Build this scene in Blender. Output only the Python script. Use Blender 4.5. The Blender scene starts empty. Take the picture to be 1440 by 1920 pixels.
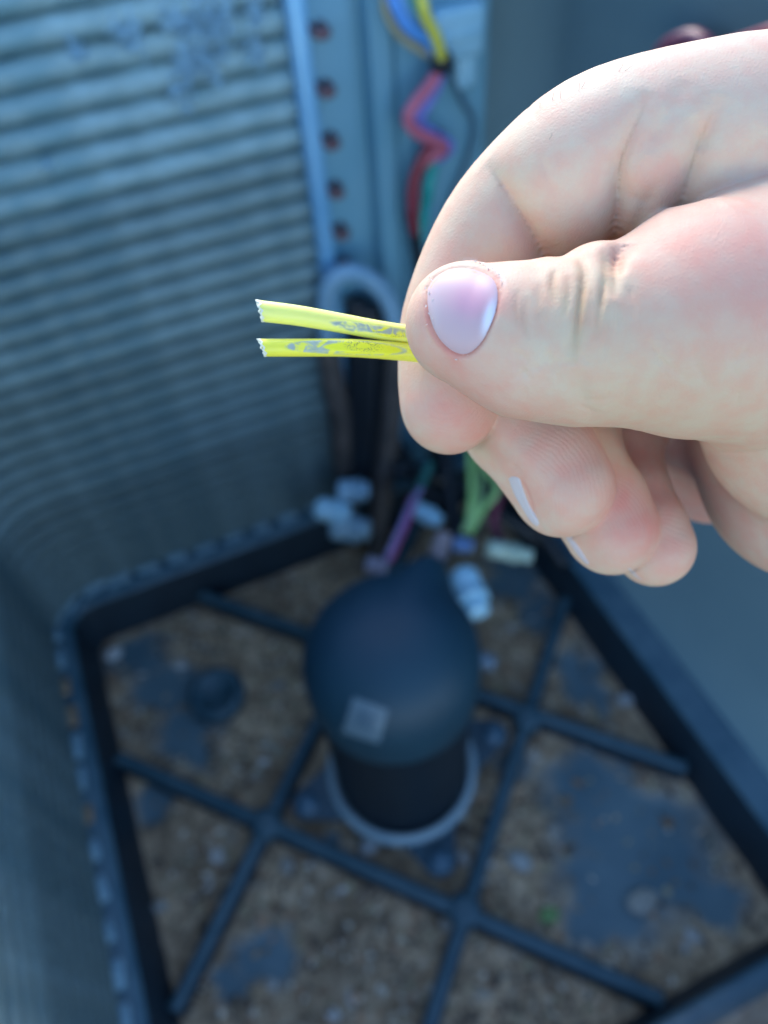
import bpy, bmesh, math, random
import numpy as np
from mathutils import Matrix, Vector, noise
from mathutils.bvhtree import BVHTree
random.seed(7); rng = np.random.default_rng(7)
scene = bpy.context.scene
COL = scene.collection

# ------------------------------------------------------------------ camera
F = 1400.0                      # focal length in photo pixels (1440 wide)
H = 1.05                        # camera height over the pan floor, metres
NAD = (815.0, 2100.0)           # where the plumb line under the camera meets the picture
_dn = np.array([(NAD[0]-720)/F, -(NAD[1]-960)/F, -1.0]); _dn /= np.linalg.norm(_dn)
_up = -_dn
_y = np.array([0, 1, 0.0]); _y = _y - _up*_y.dot(_up); _y /= np.linalg.norm(_y)
_x = np.cross(_y, _up)
R = np.array([_x, _y, _up])     # world = R @ cam + (0,0,H)
CP = np.array([0, 0, H])
cam = bpy.data.cameras.new('camera'); camo = bpy.data.objects.new('camera', cam); COL.objects.link(camo)
M4 = Matrix([[*R[0], 0], [*R[1], 0], [*R[2], H], [0, 0, 0, 1]])
camo.matrix_world = M4
cam.sensor_fit = 'HORIZONTAL'; cam.sensor_width = 36; cam.lens = F/1440*36
cam.clip_start = 0.01; cam.clip_end = 100
cam.dof.use_dof = True; cam.dof.focus_distance = 0.124; cam.dof.aperture_fstop = cam.lens/2.6
scene.camera = camo

# ------------------------------------------------------------------ sky and sun
SUN_EL, SUN_AZ = math.radians(35), math.radians(14)
sd = Vector((math.sin(SUN_AZ)*math.cos(SUN_EL)*-1, math.cos(SUN_AZ)*math.cos(SUN_EL), math.sin(SUN_EL)))
w = bpy.data.worlds.new('World'); scene.world = w; w.use_nodes = True
nt = w.node_tree; nt.nodes.clear()
sky = nt.nodes.new('ShaderNodeTexSky'); sky.sky_type = 'NISHITA'; sky.sun_disc = False
sky.sun_elevation = SUN_EL; sky.sun_rotation = math.atan2(sd.x, sd.y)
sky.air_density = 1.0; sky.dust_density = 0.2; sky.ozone_density = 3.0
bg = nt.nodes.new('ShaderNodeBackground'); bg.inputs['Strength'].default_value = 0.14
wo = nt.nodes.new('ShaderNodeOutputWorld')
nt.links.new(sky.outputs[0], bg.inputs[0]); nt.links.new(bg.outputs[0], wo.inputs[0])
sl = bpy.data.lights.new('sun', 'SUN'); sl.energy = 1.5; sl.angle = math.radians(22); sl.color = (1.0, 0.93, 0.84)
so = bpy.data.objects.new('sun', sl); COL.objects.link(so)
so.rotation_euler = sd.to_track_quat('Z', 'Y').to_euler()
scene.view_settings.view_transform = 'Standard'; scene.view_settings.look = 'None'
scene.view_settings.exposure = 1.62; scene.view_settings.gamma = 1.0
scene.cycles.use_denoising = True
scene.cycles.max_bounces = 8

# ------------------------------------------------------------------ helpers
def G(px, py, z):
    d = R @ np.array([(px-720)/F, -(py-960)/F, -1]); return CP + d*(z-H)/d[2]
TH = math.radians(26.2)
U = np.array([math.cos(TH), math.sin(TH), 0]); V = np.array([-math.sin(TH), math.cos(TH), 0])
U0, U1, V0, V1 = -0.285, 0.525, -0.06, 0.807        # inside faces of the four sides of the cabinet
def L(u, v, z=0): return U*u + V*v + np.array([0, 0, z])
def BW(px, py, off=0.0, zoff=0):                     # photo pixel -> point off the back wall
    d = R @ np.array([(px-720)/F, -(py-960)/F, -1]); t = (V1-off-V@CP)/(d@V); return CP + d*t
def RW(px, py, off=0.0):
    d = R @ np.array([(px-720)/F, -(py-960)/F, -1]); t = (U1-off-U@CP)/(d@U); return CP + d*t
def C3(px, py, d):                                   # photo pixel and depth (mm) -> camera mm
    return np.array([(px-720)/F*d, -(py-960)/F*d, -d])
def c2w(p): return (R @ (np.asarray(p, float).reshape(-1, 3).T/1000)).T + CP

def setp(o, label=None, cat=None, group=None, kind=None):
    if label: o['label'] = label
    if cat: o['category'] = cat
    if group: o['group'] = group
    if kind: o['kind'] = kind
    return o
def link(name, me, m=None, parent=None, smooth=True):
    o = bpy.data.objects.new(name, me); COL.objects.link(o)
    if m is not None and not me.materials: me.materials.append(m)
    if parent is not None: o.parent = parent
    if smooth and len(me.polygons): me.polygons.foreach_set('use_smooth', [True]*len(me.polygons))
    return o
def mesh(name, vs, fs, m=None, parent=None, smooth=True):
    me = bpy.data.meshes.new(name); me.from_pydata([tuple(map(float, v)) for v in vs], [], [tuple(map(int, f)) for f in fs]); me.update()
    return link(name, me, m, parent, smooth)
def empty(name, loc=(0, 0, 0)):
    # thing's origin stays at world zero for its children's coordinates; parts are in world space
    o = bpy.data.objects.new(name, None); COL.objects.link(o); o.location = loc; o.empty_display_size = .02
    return o
def child(parent, o):
    o.parent = parent; o.location = Vector(o.location) - parent.location; return o
def frames(P):
    P = np.asarray(P, float); T = np.gradient(P, axis=0); T /= np.linalg.norm(T, axis=1)[:, None] + 1e-12
    a = np.array([0, 0, 1.0]) if abs(T[0][2]) < .9 else np.array([1.0, 0, 0])
    n = np.cross(T[0], a); n /= np.linalg.norm(n); N = [n]
    for i in range(1, len(P)):
        n = N[-1] - T[i]*(N[-1]@T[i]); n /= np.linalg.norm(n); N.append(n)
    N = np.array(N); return P, T, N, np.cross(T, N)
def spline(pts, n=8):
    pts = [np.asarray(p, float) for p in pts]
    if len(pts) < 3: return np.array([pts[0]*(1-t)+pts[1]*t for t in np.linspace(0, 1, n)])
    Q = [2*pts[0]-pts[1]] + pts + [2*pts[-1]-pts[-2]]; out = []
    for i in range(1, len(Q)-2):
        for t in np.arange(n)/n:
            a, b, c, d = Q[i-1], Q[i], Q[i+1], Q[i+2]
            out.append(.5*((2*b)+(-a+c)*t+(2*a-5*b+4*c-d)*t*t+(-a+3*b-3*c+d)*t**3))
    out.append(pts[-1]); return np.array(out)
def tube(name, pts, r, m, parent=None, seg=12, n=8, closed_ends=True):
    P, T, N, B = frames(spline(pts, n)); k = len(P); rr = np.interp(np.linspace(0, 1, k), np.linspace(0, 1, len(np.atleast_1d(r))), np.atleast_1d(r))
    vs, fs = [], []
    for i in range(k):
        for j in range(seg):
            a = 2*math.pi*j/seg; vs.append(P[i]+(N[i]*math.cos(a)+B[i]*math.sin(a))*rr[i])
    for i in range(k-1):
        for j in range(seg):
            fs.append((i*seg+j, i*seg+(j+1) % seg, (i+1)*seg+(j+1) % seg, (i+1)*seg+j))
    if closed_ends:
        fs.append(tuple(range(seg))[::-1]); fs.append(tuple((k-1)*seg+j for j in range(seg)))
    return mesh(name, vs, fs, m, parent)
def lathe(name, prof, c, m, parent=None, seg=48, mod=None):
    vs, fs = [], []
    for r, z in prof:
        for j in range(seg):
            a = 2*math.pi*j/seg; rr = r if mod is None else mod(r, z, a)
            vs.append((c[0]+rr*math.cos(a), c[1]+rr*math.sin(a), z))
    k = len(prof)
    for i in range(k-1):
        for j in range(seg):
            fs.append((i*seg+j, i*seg+(j+1) % seg, (i+1)*seg+(j+1) % seg, (i+1)*seg+j))
    fs.append(tuple((k-1)*seg+j for j in range(seg))); fs.append(tuple(range(seg))[::-1])
    return mesh(name, vs, fs, m, parent)
def box(name, c, ax, ay, az, sx, sy, sz, m, parent=None, bev=0.0015, segs=2):
    bm = bmesh.new(); bmesh.ops.create_cube(bm, size=1)
    bmesh.ops.scale(bm, vec=(sx, sy, sz), verts=bm.verts)
    if bev: bmesh.ops.bevel(bm, geom=bm.edges[:], offset=bev, segments=segs, affect='EDGES', profile=.5)
    Mx = Matrix([[ax[i], ay[i], az[i]] for i in range(3)])
    for v in bm.verts: v.co = Mx @ v.co + Vector(c)
    bmesh.ops.recalc_face_normals(bm, faces=bm.faces)
    me = bpy.data.meshes.new(name); bm.to_mesh(me); bm.free(); return link(name, me, m, parent)

# ------------------------------------------------------------------ materials
def mat(name, c1, c2=None, scale=20, rough=.5, metal=0, bump=0, bscale=60, detail=4, rvar=0, spec=.5, c3=None, lo=.35, hi=.65, bdist=.002):
    m = bpy.data.materials.new(name); m.use_nodes = True; t = m.node_tree; b = t.nodes['Principled BSDF']
    b.inputs['Roughness'].default_value = rough; b.inputs['Metallic'].default_value = metal
    b.inputs['Specular IOR Level'].default_value = spec
    b.inputs['Base Color'].default_value = (*c1, 1)
    tc = t.nodes.new('ShaderNodeTexCoord')
    if c2 is not None:
        n = t.nodes.new('ShaderNodeTexNoise'); n.inputs['Scale'].default_value = scale; n.inputs['Detail'].default_value = detail
        t.links.new(tc.outputs['Object'], n.inputs['Vector'])
        r = t.nodes.new('ShaderNodeValToRGB'); r.color_ramp.elements[0].position = lo; r.color_ramp.elements[1].position = hi
        r.color_ramp.elements[0].color = (*c1, 1); r.color_ramp.elements[1].color = (*c2, 1)
        if c3 is not None:
            e = r.color_ramp.elements.new((lo+hi)/2); e.color = (*c3, 1)
        t.links.new(n.outputs['Fac'], r.inputs[0]); t.links.new(r.outputs[0], b.inputs['Base Color'])
        if rvar:
            mr = t.nodes.new('ShaderNodeMapRange'); mr.inputs['To Min'].default_value = rough-rvar; mr.inputs['To Max'].default_value = rough+rvar
            t.links.new(n.outputs['Fac'], mr.inputs[0]); t.links.new(mr.outputs[0], b.inputs['Roughness'])
    if bump:
        n2 = t.nodes.new('ShaderNodeTexNoise'); n2.inputs['Scale'].default_value = bscale; n2.inputs['Detail'].default_value = 6
        t.links.new(tc.outputs['Object'], n2.inputs['Vector'])
        bp = t.nodes.new('ShaderNodeBump'); bp.inputs['Strength'].default_value = bump; bp.inputs['Distance'].default_value = bdist
        t.links.new(n2.outputs['Fac'], bp.inputs['Height']); t.links.new(bp.outputs[0], b.inputs['Normal'])
    return m
M_paint = mat('painted_steel', (.145, .36, .48), (.19, .41, .53), 7, .42, 0, .15, 90, rvar=.06)
M_post = mat('bright_steel', (.16, .43, .70), (.22, .50, .75), 12, .35, .2)
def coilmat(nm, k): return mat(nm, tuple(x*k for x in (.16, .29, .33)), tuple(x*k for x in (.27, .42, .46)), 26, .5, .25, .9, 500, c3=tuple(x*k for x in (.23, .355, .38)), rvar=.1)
M_coil = coilmat('dusty_aluminium', .52); M_coil_half = coilmat('grimy_aluminium', .70); M_coil_mid = coilmat('dull_aluminium', .95); M_coil_top = coilmat('clean_aluminium', 1.35)  # lower rows dirtier; stronger light on upper rows is put into the colour
M_back = mat('dark_steel', (.05, .08, .10), None, rough=.7)
M_plastic = mat('black_plastic', (.02, .055, .08), (.035, .08, .11), 14, .42, 0, .25, 200, rvar=.08)
M_rim = mat('weathered_black_plastic', (.030, .095, .14), (.07, .145, .19), 22, .4, 0, .4, 160, rvar=.1)
M_comp = mat('black_enamel', (.004, .010, .018), (.006, .014, .024), 9, .5, 0, .1, 60, spec=.25)
M_dome = mat('black_dome_plastic', (.008, .038, .064), (.011, .048, .078), 9, .5, 0, .1, 60, spec=.35)
M_ringm = mat('grey_rubber', (.24, .34, .39), (.32, .42, .46), 25, .6)
M_copper = mat('aged_copper', (.24, .13, .13), (.18, .10, .11), 60, .5, .4)
M_foam = mat('grey_pipe_foam', (.18, .36, .52), (.25, .44, .60), 30, .7, 0, .5, 300)
M_darkpipe = mat('dark_pipe_foam', (.05, .045, .045), (.10, .085, .08), 30, .7)
M_silver = mat('bright_metal', (.85, .97, 1.0), (.75, .90, .97), 40, .24, .9)
M_white = mat('white_plastic', (.50, .84, .99), (.44, .76, .95), 40, .3)
M_label = mat('sticker_paper', (.08, .14, .19), (.11, .18, .23), 90, .5)
M_label2 = mat('sticker_print', (.04, .09, .14), (.06, .12, .17), 200, .5)
M_ground = mat('gravelly_soil', (.13, .10, .075), (.30, .26, .21), 28, .9, 0, .9, 90, c3=(.20, .165, .125), bdist=.01)
def plain(name, c, rough=.4): return mat(name, c, tuple(x*.85 for x in c), 60, rough)

# ------------------------------------------------------------------ ground outside the cabinet
def grid(name, us, vs_, zf, m, parent=None):
    vs = [L(u, v, zf(u, v)) for v in vs_ for u in us]; nu = len(us)
    fs = [(j*nu+i, j*nu+i+1, (j+1)*nu+i+1, (j+1)*nu+i) for j in range(len(vs_)-1) for i in range(nu-1)]
    return mesh(name, vs, fs, m, parent)
def lin(a, b, s): return np.linspace(a, b, max(2, int(round((b-a)/s))+1))
gs = np.concatenate([lin(-8, -.8, .6), lin(-.75, 1.1, .03), lin(1.2, 8, .6)])
g = grid('ground', gs, gs, lambda u, v: -.045+.012*noise.noise(Vector((u*9, v*9, 1))), M_ground)
setp(g, 'brown gravelly soil around the open cabinet', kind='structure')

# ------------------------------------------------------------------ base pan
pan = empty('base_pan', L(.12, .37, 0))
setp(pan, 'black ribbed plastic base pan littered with brown dirt and leaf crumbs', 'base pan')
# floor with settled dirt: relief and colour follow the same stains
PATCH = []   # (px, py, rx, ry, angle) clean wet-looking patches seen through the dirt
for px, py, r1, r2 in ((260, 1235, 70, 45), (320, 1290, 80, 50), (350, 1370, 60, 50), (380, 1410, 40, 35), (1110, 1480, 90, 60), (1190, 1560, 120, 80), (1160, 1650, 95, 75), (1240, 1620, 80, 70),
                       (1330, 1690, 60, 40), (1130, 1710, 60, 60), (1085, 1270, 40, 60), (500, 1790, 50, 40), (440, 1850, 30, 30), (290, 1510, 28, 40), (960, 1080, 60, 60), (1010, 1150, 40, 50), (610, 1590, 30, 18), (1130, 1310, 20, 40), (960,1430,30,30)):
    p = G(px, py, .0); PATCH.append((p, r1/F*1.2, r2/F*1.2))
def patchf(p):
    q = Vector((p[0]*26, p[1]*26, 0)); s = 0
    nx = noise.noise(q)*.018+noise.noise(q*2.7)*.009; ny = noise.noise(q+Vector((9, 3, 1)))*.018+noise.noise(q*2.7+Vector((4, 4, 4)))*.009
    for c, a, b in PATCH:
        s = max(s, 1.25-math.hypot((p[0]-c[0]+nx)/a, (p[1]-c[1]+ny)/b))
    return max(0., min(1., s*1.7))
us, vv = lin(U0+.03, U1-.03, .005), lin(V0+.03, V1-.02, .005)
def floorz(u, v):
    p = L(u, v); k = 1-patchf(p); q = Vector((p[0], p[1], 0))
    return k*(.003+.004*abs(noise.noise(q*35))+.0035*abs(noise.noise(q*110)))
M_floor = bpy.data.materials.new('dirty_pan_floor'); M_floor.use_nodes = True
def floor_material(m):
    t = m.node_tree; b = t.nodes['Principled BSDF']; N = t.nodes.new; K = t.links.new
    tc = N('ShaderNodeTexCoord'); at = N('ShaderNodeAttribute'); at.attribute_name = 'clean'
    n1 = N('ShaderNodeTexNoise'); n1.inputs['Scale'].default_value = 38; n1.inputs['Detail'].default_value = 7; n1.inputs['Roughness'].default_value = .7
    n3 = N('ShaderNodeTexNoise'); n3.inputs['Scale'].default_value = 9; n3.inputs['Detail'].default_value = 5
    K(tc.outputs['Object'], n1.inputs['Vector']); K(tc.outputs['Object'], n3.inputs['Vector'])
    r = N('ShaderNodeValToRGB'); e = r.color_ramp.elements; e[0].position = .33; e[1].position = .72
    e[0].color = (.22, .155, .095, 1); e[1].color = (.88, .70, .48, 1); x = e.new(.47); x.color = (.50, .36, .225, 1); x = e.new(.58); x.color = (.66, .49, .32, 1)
    K(n1.outputs['Fac'], r.inputs[0])
    r2 = N('ShaderNodeValToRGB'); e = r2.color_ramp.elements; e[0].position = .35; e[1].position = .65; e[0].color = (.55, .52, .5, 1); e[1].color = (1.1, 1.05, 1, 1); K(n3.outputs['Fac'], r2.inputs[0])
    mu = N('ShaderNodeMix'); mu.data_type = 'RGBA'; mu.blend_type = 'MULTIPLY'; mu.inputs['Factor'].default_value = 1; K(r.outputs[0], mu.inputs['A']); K(r2.outputs[0], mu.inputs['B'])
    mx = N('ShaderNodeMix'); mx.data_type = 'RGBA'; K(at.outputs['Fac'], mx.inputs['Factor']); K(mu.outputs['Result'], mx.inputs['A'])
    r3 = N('ShaderNodeValToRGB'); e = r3.color_ramp.elements; e[0].position = .35; e[1].position = .7; e[0].color = (.085, .155, .185, 1); e[1].color = (.15, .23, .255, 1); K(n3.outputs['Fac'], r3.inputs[0])
    K(r3.outputs[0], mx.inputs['B']); K(mx.outputs['Result'], b.inputs['Base Color'])
    mr = N('ShaderNodeMapRange'); mr.inputs['To Min'].default_value = .85; mr.inputs['To Max'].default_value = .42; K(at.outputs['Fac'], mr.inputs[0]); K(mr.outputs[0], b.inputs['Roughness'])
    bp = N('ShaderNodeBump'); bp.inputs['Distance'].default_value = .004; bp.inputs['Strength'].default_value = .7; K(n1.outputs['Fac'], bp.inputs['Height']); K(bp.outputs[0], b.inputs['Normal'])
floor_material(M_floor)
fl = grid('floor', us, vv, floorz, M_floor, pan)
a = fl.data.attributes.new('clean', 'FLOAT', 'POINT')
a.data.foreach_set('value', [patchf(v.co) for v in fl.data.vertices])

def rrect(u0, u1, v0, v1, r, n=8, step=.03):
    pts = []
    for cu, cv, a0 in ((u1-r, v1-r, 0), (u0+r, v1-r, 90), (u0+r, v0+r, 180), (u1-r, v0+r, 270)):
        arc = [(cu+r*math.cos(math.radians(a0+90*i/n)), cv+r*math.sin(math.radians(a0+90*i/n))) for i in range(n+1)]
        if pts:
            a, b = np.array(pts[-1]), np.array(arc[0]); k = max(1, int(np.linalg.norm(b-a)/step))
            pts += [tuple(a+(b-a)*i/k) for i in range(1, k)]
        pts += arc
    a, b = np.array(pts[-1]), np.array(pts[0]); k = max(1, int(np.linalg.norm(b-a)/step))
    pts += [tuple(a+(b-a)*i/k) for i in range(1, k)]
    return pts
def sweep_loop(name, u0, u1, v0, v1, r, prof, m, parent, closed=True):
    # prof: (inset, z) pairs, counter-clockwise loop swept round a rounded rectangle
    base = rrect(u0, u1, v0, v1, r); k = len(base); A = np.array(base)
    nrm = []
    for i in range(k):
        t = A[(i+1) % k]-A[i-1]; t /= np.linalg.norm(t); nrm.append((t[1], -t[0]))     # outward
    vs, fs = [], []; q = len(prof)
    for i in range(k):
        for ins, z in prof: vs.append(L(A[i][0]-nrm[i][0]*ins, A[i][1]-nrm[i][1]*ins, z))
    for i in range(k):
        for j in range(q-1 if not closed else q):
            a, b = i*q+j, i*q+(j+1) % q; c, d = ((i+1) % k)*q+(j+1) % q, ((i+1) % k)*q+j; fs.append((a, b, c, d))
    return mesh(name, vs, fs, m, parent)
# rim: inner wall, rolled edge, sloping top, outer lip
M_skirt = mat('clean_black_plastic', (.008, .02, .032), (.012, .028, .042), 20, .55)  # darker copy of the rim plastic, painting shade onto side faces
sweep_loop('rim', U0, U1, V0, V1, .075, [(-.012, -.04), (-.012, .092), (-.005, .098), (.003, .097), (.010, .092), (.028, .090), (.034, .088), (.037, .083)][::-1], M_rim, pan, False)
sweep_loop('inner_skirt', U0, U1, V0, V1, .075, [(.037, .083), (.040, .070), (.046, .03), (.052, .0), (.052, -.03)][::-1], M_skirt, pan, False)
dr = grid('soil_drift', lin(U0-.02, U1+.02, .012), lin(V0-.16, V0+.012, .012), lambda u, v: .104-.9*max(0, V0-.05-v)**1.2+.010*noise.noise(Vector((u*22, v*22, 3)))+.006*noise.noise(Vector((u*70, v*70, 3))), M_ground)
setp(dr, 'brown soil and crumbs banked against the front of the pan', kind='stuff')
# ribs, a diagonal grid
A_DIR = np.array([math.cos(math.radians(-20.5)), math.sin(math.radians(-20.5)), 0]); C_DIR = np.array([-A_DIR[1], A_DIR[0], 0])
def rib(p, dr, wid, ztop, rel):
    # clip the line to the pan inside
    ts = []
    pu, pv, du, dv = p@U, p@V, dr@U, dr@V
    lo, hi = -9, 9
    for q, d, a, b in ((pu, du, U0+.051, U1-.051), (pv, dv, V0+.051, V1-.051)):
        if abs(d) > 1e-6:
            x, y = sorted(((a-q)/d, (b-q)/d)); lo, hi = max(lo, x), min(hi, y)
    P0, P1 = p+dr*lo, p+dr*hi; n = np.array([-dr[1], dr[0], 0])
    prof = [(-wid*.62, 0), (-wid*.5, ztop*.8), (-wid*.36, ztop*.96), (0, ztop), (wid*.36, ztop*.96), (wid*.5, ztop*.8), (wid*.62, 0)]
    vs, fs = [], []; ks = 24
    for i in range(ks+1):
        c = P0+(P1-P0)*i/ks
        for o_, z in prof: vs.append(c+n*o_+np.array([0, 0, z]))
    q = len(prof)
    for i in range(ks):
        for j in range(q-1): fs.append((i*q+j, i*q+j+1, (i+1)*q+j+1, (i+1)*q+j))
    o = mesh('rib', vs, fs, M_rim2, pan); o.data.materials.append(M_skirt)
    for i, f in enumerate(o.data.polygons):
        if i % (q-1) in (0, q-2): f.material_index = 1  # rib sides take the darker copy, their shade put into the colour
    return o
M_rim2 = mat('rib_plastic', (.028, .082, .110), (.055, .115, .145), 30, .42, 0, .3, 160, rvar=.08)
for pp in ((-.187, .581), (-.225, .297)): rib(np.array([*pp, 0]), A_DIR, .019, .036, 0)
for pp in ((.133, .455), (-.223, .299)): rib(np.array([*pp, 0]), C_DIR, .018, .0335, 0)
for pp in ((.133, .455), (.036, .202), (-.225, .297), (-.128, .556)):                  # little rounded pads where ribs cross
    lathe('crossing_pad', [(.0001, .038), (.010, .0378), (.016, .0365), (.020, .033), (.023, .0)][::-1], (*pp, 0), M_rim2, pan, 20)
p = G(405, 1300, .02); lathe('drain_boss', [(.043, 0), (.042, .022), (.039, .026), (.030, .027), (.028, .023), (.0001, .0225)], p, M_rim2, pan, 32)
p = G(1080, 1300, .005)
# scalloped outer lip: small dusty tabs along the left and back of the rim
M_tab = mat('dusty_rim_tab', (.16, .31, .40), (.30, .42, .48), 40, .55, 0, .4, 200)
M_tab2 = mat('rusty_rim_tab', (.26, .17, .10), (.34, .27, .18), 40, .6, 0, .4, 200)
tabme = None
def tab(u, v, along, i):
    global tabme
    if tabme is None:
        bm = bmesh.new(); bmesh.ops.create_cube(bm, size=1); bmesh.ops.scale(bm, vec=(.034, .015, .009), verts=bm.verts)
        bmesh.ops.bevel(bm, geom=bm.edges[:], offset=.0035, segments=2, affect='EDGES', profile=.5)
        tabme = [bpy.data.meshes.new('tab'), None]; bm.to_mesh(tabme[0]); tabme[0].materials.append(M_tab); tabme[1] = tabme[0].copy(); tabme[1].materials[0] = M_tab2; bm.free()
    o = link('tab', tabme[1 if i in (22, 23, 26) else 0], None, pan); o.location = L(u, v, (.1000)+random.uniform(-.002, .002))
    o.rotation_euler = (random.uniform(-.2, .2), random.uniform(-.1, .1), math.atan2(along[1], along[0])+random.uniform(-.12, .12))
    s = random.uniform(.7, 1.15); o.scale = (s, random.uniform(.7, 1.2), random.uniform(.7, 1.3))
base = [p for p in rrect(U0, U1, V0, V1, (.075), 3, .046)]
for i, (u, v) in enumerate(base):
    q = base[(i+1) % len(base)]; d = U*(q[0]-u)+V*(q[1]-v)
    if u < U0+.08 or v > V1-.08 and u < .24: tab(u+(.017 if u < U0+.03 else .010 if u < U0+.08 else 0), v-(.017 if v > V1-.03 else .010 if v > V1-.07 else 0), d, i)

# ------------------------------------------------------------------ condenser coil on the left and back-left
coil = empty('condenser_coil', L(U0, .4, .08))
setp(coil, 'dusty finned condenser coil wrapping the back left corner in horizontal rows', 'condenser coil')
CR = .095
def coil_path(off=0.0, step=.007):
    pts = []; ue = .229; a = np.array([ue, V1+off]); b = np.array([U0+CR, V1+off])
    n = int(np.linalg.norm(b-a)/step); pts += [a+(b-a)*i/n for i in range(n)]
    r = CR+off; c = np.array([U0+CR, V1-CR])
    for i in range(24): an = math.radians(90+90*i/24); pts.append(c+r*np.array([math.cos(an), math.sin(an)]))
    a = np.array([U0-off, V1-CR]); b = np.array([U0-off, V0+.01]); n = int(np.linalg.norm(b-a)/step); pts += [a+(b-a)*i/n for i in range(n+1)]
    return np.array(pts)
PITCH, ZC0 = .0275, .0953
nrows = 28
def coil_mesh(seed, rad, mm):
    rg = np.random.default_rng(seed); P = coil_path(); k = len(P); T = np.gradient(P, axis=0); T /= np.linalg.norm(T, axis=1)[:, None]
    Nn = np.stack([-T[:, 1], T[:, 0]], 1)                      # points to the inside of the cabinet for this direction
    if Nn[0][1] > 0: Nn = -Nn
    # build loop frame: inward normal
    vs, fs = [], []; q = 9; smooth_r = np.convolve(rg.normal(0, 1, k+8), np.ones(5)/5, 'same')[4:4+k]
    for i in range(k):
        for j in range(q):
            an = -math.pi/2*1.15+math.pi*1.15*j/(q-1)
            rr = rad*(1+.02*smooth_r[i]+rg.normal(0, .035))
            x = P[i]+Nn[i]*(rr*math.cos(an)*1.15); vs.append(L(x[0], x[1], rr*math.sin(an)*1.02))
    for i in range(k-1):
        for j in range(q-1): fs.append((i*q+j, (i+1)*q+j, (i+1)*q+j+1, i*q+j+1))
    me = bpy.data.meshes.new('fin_tube'); me.from_pydata([tuple(v) for v in vs], [], fs); me.update(); me.materials.append(mm)
    me.polygons.foreach_set('use_smooth', [True]*len(me.polygons)); return me
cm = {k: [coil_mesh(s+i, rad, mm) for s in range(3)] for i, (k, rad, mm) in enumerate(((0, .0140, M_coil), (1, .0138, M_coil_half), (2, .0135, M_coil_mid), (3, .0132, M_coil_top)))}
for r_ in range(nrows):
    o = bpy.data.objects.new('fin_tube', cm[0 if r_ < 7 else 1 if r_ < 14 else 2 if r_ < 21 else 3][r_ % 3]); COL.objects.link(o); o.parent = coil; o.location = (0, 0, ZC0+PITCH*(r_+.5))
P = coil_path(.004, .05); k = len(P); vs = [L(x[0], x[1], z) for x in P for z in (.05, .875)] + [L(x[0], x[1], z) for x in coil_path(.03, .05)[:k] for z in (.05, .875)]
fs = [(i*2, i*2+2, i*2+3, i*2+1) for i in range(k-1)]
k2 = len(coil_path(.03, .05)); vs = [L(x[0], x[1], z) for x in P for z in (.05, .875)]
mesh('coil_backing', vs, fs, M_back, coil)
vs = [L(x[0], x[1], z) for x in coil_path(.04, .05) for z in (-.03, .89)]; k2 = len(vs)//2
mesh('outer_guard', vs, [(i*2, i*2+2, i*2+3, i*2+1) for i in range(k2-1)], M_paint, coil)
# fluff caught in the fins, upper part
M_fluff = mat('pale_lint', (.40, .66, .80), (.32, .56, .72), 200, .9)
fluffs = [(365, 55, 26), (400, 35, 30), (415, 60, 20), (345, 130, 16), (355, 110, 22), (390, 115, 22), (340, 175, 18), (238, 70, 22), (145, 95, 14), (480, 100, 18), (480, 30, 16), (330, 45, 20), (90, 308, 9)]
flab = {2: 'fluff tuft on the right edge of the topmost bunch', 3: 'small fluff tuft on the left of the lower bunch', 4: 'fluff tuft in the middle of the lower bunch on the coil', 5: 'fluff tuft on the right of the lower bunch on the coil', 11: 'faint fluff tuft just left of the topmost bunch', 0: 'pale fluff tuft in the fins near the top, in the middle of the cluster', 1: 'largest pale fluff tuft in the fins at the top of the cluster', 12: 'tiny lone fluff speck on the coil rows at the far left',
        6: 'lowest fluff tuft hanging below the cluster on the coil', 7: 'long pale fluff tuft left of the cluster', 8: 'small pale fluff tuft on a bright coil row far left of the cluster', 9: 'pale fluff tuft nearest the bright corner post', 10: 'small fluff tuft high up beside the corner post'}
for i, (px, py, s) in enumerate(fluffs):
    c = BW(px, py, .017); rr = s/F*.95
    bm = bmesh.new()
    for q in range(30 if s > 10 else 10):      # little curled strands
        d = rng.normal(0, 1, 3); d /= np.linalg.norm(d); st = rng.normal(0, 1, 3)*rr*np.array([.42, .15, .55])
        e = rng.normal(0, 1, 3); e -= d*(d@e); e /= np.linalg.norm(e); wd = .0011
        pts = [st+d*rr*(t-.5)*.9+e*rr*.25*math.sin(t*3) for t in np.linspace(0, 1, 5)]
        f2 = np.cross(d, e); prev = None
        for t_, p_ in enumerate(pts):
            p_ = p_ + c; p_ = p_ - V*max(0, (p_@V)-(V1-.015))
            ring = [bm.verts.new(tuple(p_+wd*(e*math.cos(x)+f2*math.sin(x)))) for x in (0, 2.1, 4.2)]
            if prev:
                for x in range(3): bm.faces.new((prev[x], prev[(x+1) % 3], ring[(x+1) % 3], ring[x]))
            prev = ring
    me = bpy.data.meshes.new('lint_tuft'); bm.to_mesh(me); bm.free(); o = link('lint_tuft', me, M_fluff)
    setp(o, flab[i], 'lint', 'fluff tufts caught in the coil fins')

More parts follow.
